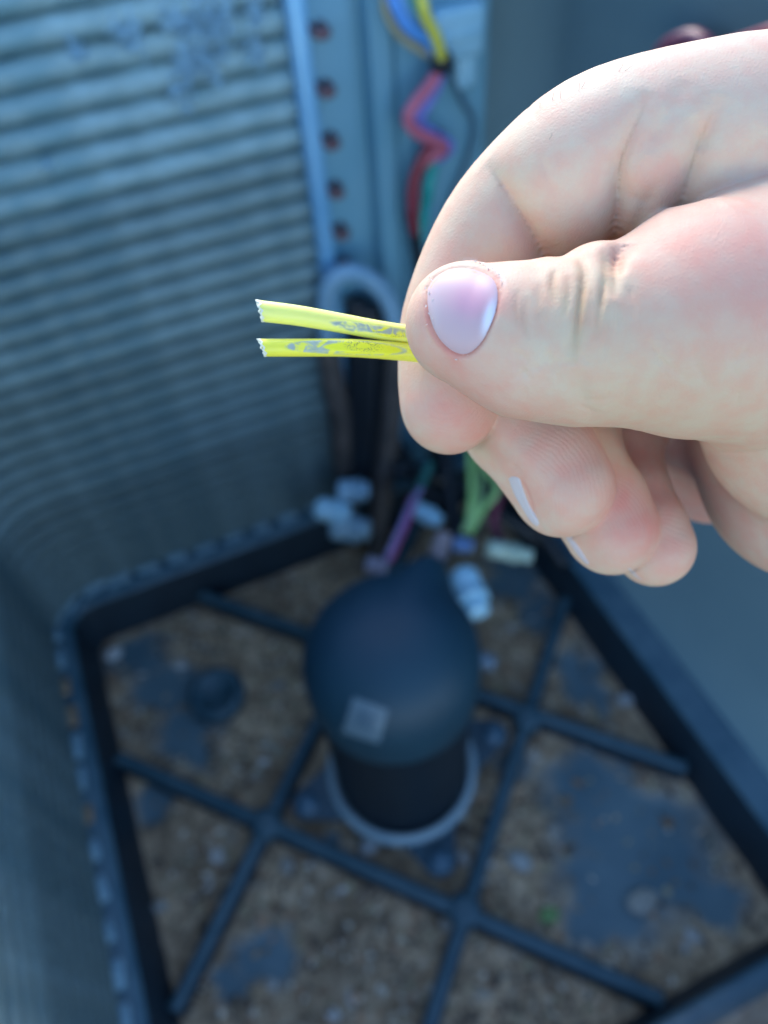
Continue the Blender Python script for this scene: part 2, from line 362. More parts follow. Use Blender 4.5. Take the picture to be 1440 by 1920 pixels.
# ------------------------------------------------------------------ corner post, tube ends, folded steel panel
post = empty('corner_post', L(.262, V1, .06)); setp(post, 'bright narrow steel post between the finned coil and the folded panel', 'post')
ez = np.array([0, 0, 1.0])
box('strip', L(.2425, V1-.020, .49), U, V, ez, .016, .006, .80, M_post, post, .0015)
box('side_flange', L(.2335, V1-.002, .49), U, V, ez, .003, .031, .80, M_post, post, .0008)
for i, (px, py) in enumerate(((592, 62), (603, 172), (613, 270), (622, 362), (633, 440), (640, 505))):
    c = BW(px, py, .016); o = tube('tube_end', [c+V*.02, c-V*.003+U*.0, c-V*.008+U*.004, c-V*.004+U*.010, c+V*.02+U*.012], .0048, M_copper, post, 10, 4)
panel = empty('side_panel', L(.40, V1, .06)); setp(panel, 'blue-grey painted steel panel with vertical folds right of the corner post', 'panel')
prof = [(.244, V1+.01), (.262, V1+.004), (.303, V1+.004), (.306, V1+.02), (.318, V1+.02), (.321, V1-.004), (.342, V1-.004), (.345, V1+.010), (.352, V1+.010), (.354, V1+.002), (U1-.06, V1+.002)]
for i in range(1, 9): a = math.radians(90-90*i/8); prof.append((U1-.058+.06*math.cos(a), V1-.058+.06*math.sin(a)))
prof += [(U1+.002, V0)]
outer = [(u+(.03 if u > U1-.07 else .0), v+.05 if v > V1-.08 else v) for u, v in prof]
def wall(name, pr, z0, z1, m, parent, thick=.002, nz=2):
    vs = []; A = np.array(pr); k = len(A); t = np.gradient(A, axis=0); t /= np.linalg.norm(t, axis=1)[:, None]; nn = np.stack([-t[:, 1], t[:, 0]], 1)
    zs = np.linspace(z0, z1, nz)
    for s in (0, 1):
        for i in range(k):
            q = A[i]+nn[i]*thick*s
            for z in zs: vs.append(L(q[0], q[1], z))
    fs = []
    for s in (0, 1):
        o = s*k*nz
        for i in range(k-1):
            for j in range(nz-1):
                f = (o+i*nz+j, o+(i+1)*nz+j, o+(i+1)*nz+j+1, o+i*nz+j+1); fs.append(f if s else f[::-1])
    for i in range(k-1):
        a, b = i*nz+nz-1, (i+1)*nz+nz-1; fs.append((a, b, b+k*nz, a+k*nz))
    return mesh(name, vs, fs, m, parent, smooth=False)
wall('folded_sheet', prof[:11], .05, .89, M_paint, panel)
M_slate = mat('slate_painted_steel', (.18, .31, .38), (.22, .36, .43), 5, .5, 0, .15, 90)
right = empty('right_panel', L(U1, .4, .06)); setp(right, 'plain dark slate steel wall closing the right side of the cabinet', 'panel')
rs = wall('sheet', [(U1-.062, V1+.0)]+prof[11:], .05, .89, M_slate, right)
rs.data.polygons.foreach_set('use_smooth', [True]*len(rs.data.polygons))
box('bottom_flange', L(U1-.008, .37, .088), U, V, ez, .016, .80, .006, M_paint, right, .001)

# ------------------------------------------------------------------ compressor
CC = np.array([-.045, .371, 0.0])
comp = empty('compressor', CC); setp(comp, 'black domed compressor canister with a square sticker, standing in the middle of the pan', 'compressor')
lathe('body', [(.086, .035), (.0872, .06), (.0872, .25), (.0895, .285), (.0895, .31), (.07, .325)], CC, M_comp, comp, 64)
pa = G(800, 1060, .39)-CC; PHI = math.atan2(pa[1], pa[0])
def domemod(r, z, a):
    d = (a-PHI+math.pi) % (2*math.pi)-math.pi
    k = max(0, min(1, (r-.02)/.05)); return r*(1+.42*k*math.exp(-(d/.26)**2)+.03*k*math.exp(-((abs(d)-.6)/.3)**2))
dprof = [(.074, .292), (.088, .294), (.0925, .299), (.0935, .308), (.0935, .345)]
for i in range(1, 15):
    a = math.radians(90*i/14); dprof.append((max(.0002, .0935*math.cos(a)**.8), .345+.075*math.sin(a)))
dome = lathe('dome_cover', dprof, CC, M_dome, comp, 96, domemod)
lathe('base_ring', [(.0905, .028), (.099, .030), (.1015, .038), (.1015, .050), (.099, .058), (.094, .060), (.0895, .056), (.0885, .045)], CC, M_ringm, comp, 64)
lathe('base_plate', [(.0880, .018), (.0885, .030), (.0800, .034)], CC, M_comp, comp, 48)
for px, py in ((575, 1505), (825, 1612), (925, 1375), (700, 1130)):
    p = G(px, py, .045); d = p-CC; d[2] = 0; r = np.linalg.norm(d); d /= r; n = np.array([-d[1], d[0], 0])
    out = []
    for t, wd in ((.06, .062), (r-.03, .034)): out.append(CC+d*t+n*wd)
    for a in range(0, 181, 30): out.append(CC+d*(r+.020*math.sin(math.radians(a)))+n*.022*math.cos(math.radians(a)))
    for t, wd in ((r-.03, .034), (.06, .062)): out.append(CC+d*t-n*wd)
    k = len(out); vs = [o+np.array([0, 0, .044]) for o in out]+[o+np.array([0, 0, .038]) for o in out]
    fs = [tuple(range(k))[::-1], tuple(range(k, 2*k))]+[(i, (i+1) % k, k+(i+1) % k, k+i) for i in range(k)]
    ft = mesh('mounting_foot', vs, fs, M_plastic, comp, smooth=False)
    bo = lathe('bolt', [(.016, .0445), (.016, .047), (.0105, .0475), (.0105, .056), (.009, .0575), (.0001, .058)], p, plain('bolt_steel', (.06, .13, .19), .35), ft, 6*4)
# sticker conforming to the dome
def bvh_of(ob):
    ob.data.calc_loop_triangles(); return BVHTree.FromPolygons([tuple(v.co) for v in ob.data.vertices], [tuple(p.vertices) for p in ob.data.polygons])
dbv = bvh_of(dome)
def on_dome(px, py, off):
    d = R @ np.array([(px-720)/F, -(py-960)/F, -1]); d /= np.linalg.norm(d); h = dbv.ray_cast(Vector(CP), Vector(d))
    return np.array(h[0]+h[1]*off) if h[0] else None
def decal(name, corners, off, m, parent, n=10, thick=.0004):
    c = [np.array(q, float) for q in corners]; vs = []
    for s in (0, 1):
        for i in range(n+1):
            for j in range(n+1):
                u, v = i/n, j/n; q = (c[0]*(1-u)+c[1]*u)*(1-v)+(c[3]*(1-u)+c[2]*u)*v; vs.append(on_dome(q[0], q[1], off-thick*s))
    K = (n+1)**2; fs = []
    for i in range(n):
        for j in range(n):
            a, b, c_, d = i*(n+1)+j, (i+1)*(n+1)+j, (i+1)*(n+1)+j+1, i*(n+1)+j+1; fs.append((a, b, c_, d)[::-1]); fs.append((K+a, K+b, K+c_, K+d))
    return mesh(name, vs, fs, m, parent)
st = decal('sticker', [(664, 1306), (728, 1330), (712, 1392), (642, 1372)], .0012, M_label, comp)
decal('printed_square', [(676, 1330), (707, 1341), (699, 1369), (668, 1360)], .0017, M_label2, st)

# ------------------------------------------------------------------ pipes, cables, connectors behind the compressor
def PT(px, py, hgt):                                                  # photo pixel at a height over the pan
    return G(px, py, hgt)
def plain(name, c, rough=.4): return mat(name, c, tuple(x*.85 for x in c), 60, rough)
M_blk = plain('black_insulation', (.012, .018, .026))
pipe = empty('arched_pipe', BW(640, 560, .05)); setp(pipe, 'grey arched pipe with a dark lower leg beside the corner post', 'pipe')
A0 = [BW(x, y, o_) for x, y, o_ in ((614, 640, .035), (612, 560, .04), (628, 521, .045), (668, 512, .05), (712, 540, .055), (737, 590, .06), (744, 650, .065))]
tube('arch', A0, .0115, M_foam, pipe, 16, 8)
tube('dark_leg', [A0[-1]+np.array([0, 0, .002]), BW(735, 760, .07), BW(722, 880, .08), G(706, 1015, .07), G(703, 1040, .03)], .0165, M_darkpipe, pipe, 16, 8)  # legs darker than the arch: their shade is put into the colour
tube('dark_leg', [A0[0]+np.array([0, 0, .002]), BW(625, 720, .035), BW(640, 800, .035), BW(650, 960, .04)], .0165, M_darkpipe, pipe, 16, 8)
for i, (xa, xb, o1) in enumerate(((668, 672, .02), (690, 688, .03), (712, 700, .018))):
    o = tube('black_cable', [BW(xa, 560+i*12, o1), BW(xa+4, 650, o1+.01), BW(xb, 800, o1+.02), BW(xb, 930, o1+.03)], .017, M_blk, None, 12, 6)  # added to darken the panel under the arch
    setp(o, ['leftmost thick black cable hanging inside the pipe arch', 'middle thick black cable hanging inside the pipe arch', 'rightmost thick black cable hanging inside the pipe arch'][i], 'cable', 'black cables inside the arch')
def wire(name, pts, r, m, label, cat='wire', group=None, seg=8, n=8):
    o = tube(name, pts, r*(1.25 if group == gw else 1), m, None, seg, n); return setp(o, label, cat, group)
gw = 'wires hanging down the folded panel'
M_blue = plain('blue_insulation', (.10, .35, .85)); M_yel = plain('yellow_insulation', (.75, .72, .10)); M_grn = plain('green_insulation', (.02, .30, .20)); M_pink = plain('pink_red_insulation', (.60, .16, .24)); M_red = plain('dark_red_insulation', (.30, .04, .06)); M_teal = plain('teal_insulation', (.02, .40, .38)); M_lime = plain('lime_insulation', (.36, .66, .22)); M_violet = plain('violet_insulation', (.38, .30, .58)); M_lb = plain('light_blue_insulation', (.25, .55, .85))
wire('wire', [BW(728, -30, .03), BW(742, 10, .035), BW(765, 50, .04), BW(800, 75, .04), BW(822, 105, .035)], .0050, M_blue, 'bright blue wire bending in from the top edge to the knot', group=gw)
wire('wire', [BW(745, -30, .03), BW(765, 10, .03), BW(785, 45, .03), BW(810, 72, .03), BW(824, 108, .03)], .0045, M_lb, 'light blue wire running alongside the bright blue one into the knot', group=gw)
wire('wire', [BW(770, -30, .035), BW(780, 5, .04), BW(800, 40, .045), BW(822, 75, .045), BW(826, 110, .04)], .0042, M_grn, 'green wire coming down beside the yellow one at the top edge', group=gw)
wire('wire', [BW(785, -30, .04), BW(792, 5, .05), BW(800, 35, .05), BW(818, 70, .05), BW(828, 108, .045)], .0048, M_yel, 'yellow wire coming down from the top edge beside the green one', group=gw)
wire('wire', [BW(722, -30, .02), BW(722, 15, .02), BW(735, 45, .02), BW(760, 75, .02), BW(815, 110, .02)], .0035, plain('cream_insulation', (.5, .48, .3)), 'dull cream wire, leftmost at the top edge', group=gw)
wire('wire', [BW(828, 108, .03), BW(812, 150, .04), BW(775, 198, .045), BW(765, 225, .045), BW(785, 250, .045), BW(832, 276, .04), BW(800, 300, .03), BW(780, 330, .025), BW(776, 400, .02)], .0056, M_pink, 'pink-red wire kinked like an elbow below the knot', group=gw)
wire('wire', [BW(832, 112, .03), BW(820, 160, .03), BW(795, 205, .03), BW(785, 225, .03), BW(810, 250, .03), BW(845, 275, .03), BW(815, 305, .02), BW(806, 340, .02), BW(800, 400, .02)], .0048, plain('blue_violet_insulation', (.22, .25, .75)), 'violet-blue wire tucked behind the kinked pink-red one', group=gw)
wire('wire', [BW(826, 250, .02), BW(800, 285, .03), BW(778, 330, .03), BW(772, 380, .03), BW(778, 440, .02)], .0055, M_red, 'dark red wire below the elbow of the pink-red one', group=gw)
wire('wire', [BW(822, 282, .015), BW(812, 310, .02), BW(803, 350, .025), BW(798, 385, .02), BW(785, 450, .015)], .0060, M_teal, 'teal wire beside the dark red one behind the index finger', group=gw)
wire('wire', [BW(835, 118, .015), BW(868, 190, .012), BW(888, 230, .012), BW(880, 290, .012), BW(830, 420, .014), BW(805, 520, .02)], .0026, plain('slate_insulation', (.08, .16, .22)), 'thin black wire looping right on the panel', group=gw)
wire('wire', [BW(770, 400, .02), BW(785, 500, .02), BW(790, 620, .03), BW(800, 760, .05), BW(815, 880, .08)], .0060, M_blk, 'black wire dropping behind the fingertips to the compressor', group=gw)
k = lathe('cable_knot', [(.004, -.012), (.010, -.008), (.012, 0), (.010, .008), (.004, .012)], (0, 0, 0), M_blk, None, 14, lambda r, z, a: r*(1+.15*math.sin(3*a+z*300)))
k.location = Vector(BW(828, 116, .04)); setp(k, 'dark tape knot where the coloured wires meet', 'tape')
M_block = mat('pale_blue_plastic', (.28, .56, .72), (.34, .62, .76), 40, .4)
tb = empty('terminal_block', BW(862, 60, .0)); setp(tb, 'pale blue-white plastic block on the panel right of the wire knot', 'terminal block')
zt = BW(855, 60, .012); box('block_body', zt, U, V, ez, .060, .022, .050, M_block, tb, .006, 3); box('rib_line', zt-V*.0115, U, V, ez, .050, .003, .006, M_block, tb, .001)
zt = BW(872, 118, .010); box('block_tail', zt, U, V, ez, .026, .016, .050, M_block, tb, .006, 3)
gr = 'red wires by the top right corner'
wire('wire', [RW(1240, 100, .02), RW(1262, 82, .03), RW(1300, 72, .03), RW(1330, 92, .03), RW(1345, 120, .02)], .008, plain('maroon_insulation', (.16, .04, .07)), 'thick maroon cable loop just above the finger at top right', 'cable')
wire('wire', [RW(1250, 108, .02), RW(1285, 92, .02), RW(1320, 100, .02), RW(1350, 130, .02)], .007, plain('plum_insulation', (.10, .05, .09)), 'dark plum cable tucked under the maroon loop', 'cable')
wire('wire', [RW(1330, 92, .03), RW(1375, 80, .03), RW(1410, 68, .03), RW(1450, 55, .03), RW(1500, 45, .02)], .0040, M_red, 'dark red wire running to the right edge near the top', 'wire')
# around the compressor's back: loose wires, fittings
gb = 'loose wires behind the compressor'
def zz(px, py, h): return G(px, py, h)
wire('wire', [zz(808, 868, .22), zz(795, 895, .22), zz(780, 930, .22), zz(765, 965, .22)], .0065, plain('dull_teal_insulation', (.05, .22, .20)), 'dull teal stub of wire leading into the magenta one', group=gb)
wire('wire', [zz(775, 935, .225), zz(760, 980, .22), zz(742, 1020, .20), zz(728, 1050, .18)], .0068, plain('magenta_insulation', (.50, .08, .30)), 'magenta wire slanting down to the compressor top', group=gb)
wire('wire', [zz(790, 915, .23), zz(768, 950, .23), zz(735, 1025, .22), zz(715, 1068, .20)], .0040, M_violet, 'violet wire beside the magenta one', group=gb)
wire('wire', [zz(878, 820, .26), zz(882, 870, .25), zz(884, 930, .23), zz(876, 995, .20)], .0055, M_lime, 'lime green wire hanging straight below the index fingertip', group=gb)
wire('wire', [zz(878, 815, .26), zz(905, 870, .25), zz(932, 915, .24), zz(905, 955, .22), zz(880, 1000, .20)], .0055, M_lime, 'lime green wire bowing out to the right in a loop', group=gb)
wire('wire', [zz(890, 840, .24), zz(900, 895, .23), zz(893, 950, .22), zz(868, 1000, .20)], .0048, plain('pale_green_insulation', (.45, .70, .30)), 'paler green wire between the two lime ones', group=gb)
wire('wire', [zz(945, 880, .20), zz(935, 930, .19), zz(925, 975, .17), zz(940, 1020, .14)], .0075, plain('wine_insulation', (.20, .04, .08)), 'wine red wire in the gloom under the middle finger', group=gb)
for i, pts in enumerate(([(700, 760), (760, 860), (820, 940), (900, 1000)], [(980, 800), (1000, 900), (1010, 980), (1060, 1060)], [(740, 880), (830, 900), (930, 960), (1030, 1020)], [(830, 800), (840, 900), (850, 1010), (800, 1080)], [(960, 850), (900, 940), (830, 1040), (760, 1075)])):  # cables added to fill the dark space, standing in for shade
    wire('black_cable', [zz(x, y, h) for (x, y), h in zip(pts, (.22, .17, .13, .09))], .012, M_blk,
         ['thick black cable from the pipe leg across behind the compressor', 'thick black cable dropping behind the middle fingertip to the rim', 'thick black cable lying almost level under the lime wires', 'thick black cable dropping straight behind the lime wires', 'thick black cable slanting down left to the dome'][i], 'cable', 'black cables behind the compressor')
def blob(name, px, py, h, rl, rs, ang, m, label, cat, facets=20):
    # short capped fitting: a lathe with a collar, laid along an image-plane direction
    c = zz(px, py, h); q = zz(px+math.cos(ang)*20, py+math.sin(ang)*20, h); d = q-c; d /= np.linalg.norm(d)
    o = empty(name, c); setp(o, label, cat, 'shiny fittings and connectors behind the compressor')
    def turned(nm, pf, mm):
        a = np.cross(d, ez); a /= np.linalg.norm(a); b = np.cross(d, a); vs, fs = [], []
        for r, t in pf:
            for j in range(facets): an = 2*math.pi*j/facets; vs.append(c+d*t+(a*math.cos(an)+b*math.sin(an))*r)
        k_ = len(pf)
        for i in range(k_-1):
            for j in range(facets): fs.append((i*facets+j, i*facets+(j+1) % facets, (i+1)*facets+(j+1) % facets, (i+1)*facets+j))
        fs += [tuple(range(facets))[::-1], tuple((k_-1)*facets+j for j in range(facets))]; return mesh(nm, vs, fs, mm, o)
    turned('cap', [(rs*.5, -rl), (rs*.9, -rl*.92), (rs, -rl*.7), (rs, rl*.1)], m)
    turned('collar', [(rs*.8, rl*.1), (rs*1.12, rl*.12), (rs*1.12, rl*.4), (rs*.8, rl*.42)], m)
    turned('stem', [(rs*.8, rl*.42), (rs*.82, rl*.9), (rs*.45, rl)], m)
    return o
S1 = 1/F*.92
blob('metal_fitting', 625, 958, .17, 42*S1, 27*S1, .2, M_white, 'brightest pale fitting just left of the dark pipe leg', 'fitting')
blob('metal_fitting', 663, 920, .19, 38*S1, 27*S1, .0, plain('zinc', (.35, .58, .74), .3), 'dull blue-grey fitting above the brightest one', 'fitting')
blob('metal_fitting', 657, 990, .14, 48*S1, 32*S1, .1, plain('galvanised', (.30, .48, .60), .35), 'grey fitting below the brightest one at the back rim', 'fitting')
blob('metal_fitting', 655, 848, .18, 36*S1, 14*S1, .05, plain('greyed_zinc', (.16, .20, .22), .4), 'dim grey fitting highest beside the dark pipe leg', 'fitting')
blob('wire_connector', 800, 965, .20, 38*S1, 20*S1, .5, M_white, 'bright slanting connector between the violet and lime wires', 'connector')
blob('wire_connector', 868, 1022, .20, 22*S1, 16*S1, .1, plain('blue_connector', (.22, .38, .70), .35), 'small blue connector at the foot of the lime wires', 'connector')
blob('wire_connector', 955, 1035, .16, 52*S1, 20*S1, .2, plain('greenish_white', (.58, .74, .62), .35), 'long greenish white connector under the middle fingertip', 'connector')
blob('wire_connector', 882, 1112, .22, 54*S1, 30*S1, 1.2, M_white, 'large pale blue-white plug at the upper right of the black dome', 'plug')
blob('bolt_head', 914, 1240, .09, 18*S1, 17*S1, .5, plain('blued_steel', (.25, .33, .42), .3), 'blue-grey bolt head right of the dome', 'bolt')
blob('foam_stub', 825, 1030, .22, 42*S1, 18*S1, 1.85, plain('pinkish_foam', (.45, .36, .38), .8), 'pinkish foam stub poking up behind the dome peak', 'foam')
blob('foam_stub', 706, 1062, .22, 22*S1, 18*S1, .3, plain('lilac_foam', (.40, .36, .45), .8), 'small lilac foam stub at the upper left of the dome', 'foam')

# ------------------------------------------------------------------ litter on the pan
def litter(name, n, size, cols, zup=.004):
    bm = bmesh.new(); lay = bm.loops.layers.float_color.new('Col')
    for i in range(n):
        u = random.uniform(U0+.06, U1-.06); v = random.uniform(V0+.06, V1-.06); p = L(u, v); cl = patchf(p)
        if random.random() < cl*.93: continue
        if noise.noise(Vector((u*16, v*16, 5))) < -.15 and random.random() < .6: continue
        z = floorz(u, v)+random.uniform(0, zup); s = size*random.uniform(.4, 1.3); a = random.uniform(0, 6.28); t = random.uniform(-.5, .5); w_ = random.uniform(.35, .8)
        X = np.array([math.cos(a), math.sin(a), t*.6])*s; Y = np.array([-math.sin(a), math.cos(a), random.uniform(-.4, .4)])*s*w_; c = np.array([p[0], p[1], z+.001]); col = cols[int(random.random()*len(cols))]; k = random.uniform(.7, 1.2)
        vs = [bm.verts.new(tuple(q)) for q in (c-X, c-X*.3-Y, c+X*.6-Y*.7, c+X, c+X*.2+Y, c-X*.6+Y*.8)]
        top = bm.verts.new(tuple(c+np.array([0, 0, s*.22])))
        for j in range(6):
            f = bm.faces.new((vs[j], vs[(j+1) % 6], top))
            for l in f.loops: l[lay] = (*[min(1, x*k) for x in col], 1)
    me = bpy.data.meshes.new(name); bm.to_mesh(me); bm.free(); return me
M_lit = bpy.data.materials.new('leaf_crumbs'); M_lit.use_nodes = True
_t = M_lit.node_tree; _a = _t.nodes.new('ShaderNodeVertexColor'); _a.layer_name = 'Col'; _t.links.new(_a.outputs[0], _t.nodes['Principled BSDF'].inputs['Base Color']); _t.nodes['Principled BSDF'].inputs['Roughness'].default_value = .8
o = link('leaf_litter', litter('leaf_litter', 6500, .0052, [(.18, .13, .09), (.38, .28, .18), (.58, .46, .32), (.28, .18, .10), (.64, .56, .44), (.14, .10, .07), (.46, .38, .22), (.44, .25, .14)]), M_lit, None, False)
setp(o, 'brown and tan leaf crumbs scattered over the pan', kind='stuff')
o = link('coarse_litter', litter('coarse_litter', 240, .0105, [(.42, .38, .32), (.60, .56, .50), (.22, .16, .10), (.35, .28, .20), (.14, .10, .07), (.40, .24, .14)], .006), M_lit, None, False)
setp(o, 'larger pale and brown chips among the leaf crumbs', kind='stuff')
def pebble(name, px, py, r, c, label, cat, flat=.5, ang=0, hollow=False):
    p = G(px, py, .008); bm = bmesh.new(); bmesh.ops.create_icosphere(bm, subdivisions=3, radius=1)
    for v in bm.verts:
        k = 1+.22*noise.noise(v.co*1.7+Vector((px, py, 0))); v.co = Vector((v.co.x*r*k, v.co.y*r*.75*k, v.co.z*r*flat*k))
        if hollow and v.co.z > 0 and math.hypot(v.co.x, v.co.y/.75) < r*.6: v.co.z -= r*.4
        v.co.rotate(Matrix.Rotation(ang, 3, 'Z'))
    me = bpy.data.meshes.new(name); bm.to_mesh(me); bm.free(); o = link(name, me, mat(name+'_skin', c, tuple(x*.7 for x in c), 200, .6, 0, .3, 400)); o.location = Vector(p)
    return setp(o, label, cat)
pebble('pebble', 213, 1226, .014, (.75, .74, .70), 'whitish chip in the back left corner of the pan', 'pebble', .5, .9)
pebble('snail_shell', 1172, 1312, .013, (.55, .56, .54), 'pale round hollow shell near the right rim', 'shell', .6, 0, True)
pebble('leaf', 1205, 1690, .020, (.42, .40, .34), 'pale curled leaf on the large wet patch at right', 'leaf', .18, .5)
pebble('leaf', 1030, 1716, .013, (.25, .42, .14), 'small green leaf right of the front rib crossing', 'leaf', .25, .3)
pebble('pebble', 975, 1615, .016, (.50, .50, .46), 'grey flat chip between the base ring and the wet patch', 'pebble', .4, -.5)
pebble('pebble', 692, 1585, .014, (.52, .55, .55), 'pale chip just below the grey base ring', 'pebble', .5, .8)
pebble('pebble', 1040, 1255+300, .011, (.40, .36, .30), 'small tan chip left of the wet patch', 'pebble', .5, .2)
pebble('pebble', 300, 1500+200, .010, (.45, .42, .36), 'small tan chip beside the left rim', 'pebble', .5, .2)

# ------------------------------------------------------------------ the hand: one signed distance field, one continuous skin
f32 = np.float32
PRIM = []
def cone(fin, a, b):                              # a, b = (px, py, depth mm, radius px)
    A, B = C3(*a[:3]), C3(*b[:3]); PRIM.append((fin, 'c', A.astype(f32), B.astype(f32), f32(a[3]*a[2]/F), f32(b[3]*b[2]/F)))
def chain(fin, pts):
    for a, b in zip(pts, pts[1:]): cone(fin, a, b)
def ball(fin, px, py, d, rx, ry, rz, ang=0):      # ellipsoid, rx ry in px, rz in mm
    c, s = math.cos(-ang), math.sin(-ang); PRIM.append((fin, 'e', C3(px, py, d).astype(f32), np.array([rx*d/F, ry*d/F, rz], f32), np.array([[c, s, 0], [-s, c, 0], [0, 0, 1]], f32), None))
TH_, IN, MI, RI, PI_, PA = 0, 1, 2, 3, 4, 5
chain(TH_, [(872, 607, 123, 112), (985, 640, 122.5, 138), (1075, 640, 122.5, 152), (1130, 632, 123, 157)])
chain(TH_, [(1135, 636, 123, 152), (1190, 630, 124, 164), (1300, 606, 126, 216), (1440, 592, 131, 246), (1650, 600, 142, 275)])
ball(TH_, 1118, 508, 119, 46, 46, 5)
ball(TH_, 930, 625, 120.5, 120, 105, 9.5, -.2)
_ic = [(842, 765, 145, 87), (856, 690, 146, 101), (869, 610, 146, 110), (903, 510, 144, 110), (958, 427, 141, 119), (1035, 360, 137, 132), (1115, 310, 134, 145), (1210, 288, 133, 156), (1330, 276, 133, 168), (1450, 272, 134, 178), (1700, 310, 142, 215)]
chain(IN, [tuple(p) for p in spline(_ic, 3)])
chain(MI, [(1053, 910, 149, 98), (1020, 855, 150, 97), (960, 800, 152, 92), (940, 700, 160, 92), (1000, 560, 165, 95), (1350, 430, 160, 130)])
chain(RI, [(1146, 990, 157, 88), (1120, 940, 158, 88), (1085, 880, 161, 86), (1070, 780, 168, 86), (1120, 650, 175, 90), (1400, 520, 168, 130)])
chain(PI_, [(1226, 1024, 164, 75), (1205, 985, 165, 75), (1180, 930, 168, 73), (1165, 840, 175, 72), (1210, 730, 182, 80), (1420, 640, 178, 120)])
chain(PA, [(1300, 480, 176, 120), (1500, 600, 178, 220), (1900, 700, 160, 260), (2300, 760, 150, 280)])
ball(PA, 1530, 868, 167, 205, 225, 26)
ball(PA, 1545, 770, 145, 222, 225, 22)
cone(PA, (1300, 790, 183, 92), (1322, 902, 232, 112))
cone(PA, (1500, 780, 165, 200), (1900, 760, 155, 240))
KF = {TH_: 2.6, IN: 2.2, MI: 2.0, RI: 2.0, PI_: 2.0, PA: 5.0}
GROOVES = []                                      # (points Nx3 mm, depth, width, taper)
def smin(a, b, k):
    h = np.maximum(k-np.abs(a-b), 0)/k; return np.minimum(a, b)-h*h*k*f32(.25)
def prim_d(pr, P):
    if pr[1] == 'c':
        _, _, A, B, ra, rb = pr; ba = B-A; pa = P-A; h = np.clip((pa@ba)/(ba@ba), 0, 1)
        q = pa-h[:, None]*ba; return np.sqrt((q*q).sum(1))-(ra+(rb-ra)*h)
    _, _, c, r, rot, _ = pr; q = (P-c)@rot.T; k0 = np.sqrt(((q/r)**2).sum(1)); k1 = np.sqrt(((q/(r*r))**2).sum(1))+1e-6
    return k0*(k0-1)/k1
def dorsal(x0, y0, x1, y1, d, tilt):            # flat back of a fingertip, under the nail
    A, B = C3(x0, y0, d), C3(x1, y1, d); t = (B-A)/np.linalg.norm(B-A); n = np.cross(t, [0, 0, 1.0]); n = n if n[0] < 0 else -n
    n = n*math.cos(tilt)+np.array([0, 0, math.sin(tilt)]); return A.astype(f32), n.astype(f32)
FLAT = {MI: dorsal(957, 905, 1010, 985, 147, .42), RI: dorsal(1064, 1010, 1104, 1058, 155, .42)}
def smax(a, b, k): return -smin(-a, -b, k)
def sdf_base(P):
    P = P.astype(f32); D = {}
    for pr in PRIM:
        d = prim_d(pr, P); f = pr[0]; D[f] = d if f not in D else smin(D[f], d, f32(KF[f]))
    for f, (A_, n_) in FLAT.items(): D[f] = smax(D[f], (P-A_)@n_, f32(1.6))
    fingers = [D[IN], D[MI], D[RI], D[PI_]]
    r = fingers[0]
    for x in fingers[1:]: r = smin(r, x, f32(.22))
    th = smin(D[TH_], D[PA], f32(7))
    return smin(r, th, f32(1.1))
def groove_d(P, pts, nrm=None):
    A, B = pts[:-1].astype(f32), pts[1:].astype(f32); best = np.full(len(P), 1e9, f32); tt = np.zeros(len(P), f32); n = len(A)
    for i in range(n):
        ba = B[i]-A[i]; pa = P-A[i]; h = np.clip((pa@ba)/(ba@ba+1e-9), 0, 1); q = pa-h[:, None]*ba
        if nrm is not None:
            nv = (nrm[i]+nrm[i+1])*f32(.5); a_ = q@nv; q = q-np.clip(a_, -3.5, 3.5)[:, None]*nv     # a groove cuts straight down
        d = (q*q).sum(1); m = d < best
        best = np.where(m, d, best); tt = np.where(m, (i+h)/n, tt)
    return np.sqrt(best), tt
def sdf(P):
    d = sdf_base(P)
    for pts, dep, wid, tap, lip, gn in GROOVES:
        ex = wid*(2.4+2.4*(lip != 0)); lo, hi = pts.min(0)-ex-dep*.6, pts.max(0)+ex+dep*.6
        m = np.all((P > lo) & (P < hi), axis=1)
        if not m.any(): continue
        g, t = groove_d(P[m].astype(f32), pts, gn); k = np.clip(np.sin(np.pi*t), 0, 1)**.8 if tap else 1.0
        d[m] += dep*k*(np.exp(-(g/wid)**2)-lip*np.exp(-((g-2.6*wid)/(1.3*wid))**2)) if lip >= 0 else dep*k*np.exp(-(np.sqrt(g*g+.14)-.37)/wid)*np.clip((4.6*wid-g)/(1.5*wid), 0, 1)
    return d
def hit(pxs, fn=sdf_base):                        # pixel rays -> first surface point (camera mm)
    pxs = np.asarray(pxs, float).reshape(-1, 2); D = np.stack([(pxs[:, 0]-720)/F, -(pxs[:, 1]-960)/F, -np.ones(len(pxs))], 1); D /= np.linalg.norm(D, axis=1)[:, None]
    t = np.full(len(pxs), 85.0)
    for _ in range(90): t += np.minimum(fn(D*t[:, None]), 4)*.85
    t = np.minimum(t, 260); return D*t[:, None]
def dense(pl, n=6, closed=False):
    pl = [np.array(p, float) for p in pl]
    if closed: pl = pl+[pl[0]]
    return spline(pl, n)
def sdf_only(f):
    def fn(P):
        P = P.astype(f32); r = None
        for pr in PRIM:
            if pr[0] == f: d = prim_d(pr, P); r = d if r is None else smin(r, d, f32(KF[f]))
        return r
    return fn
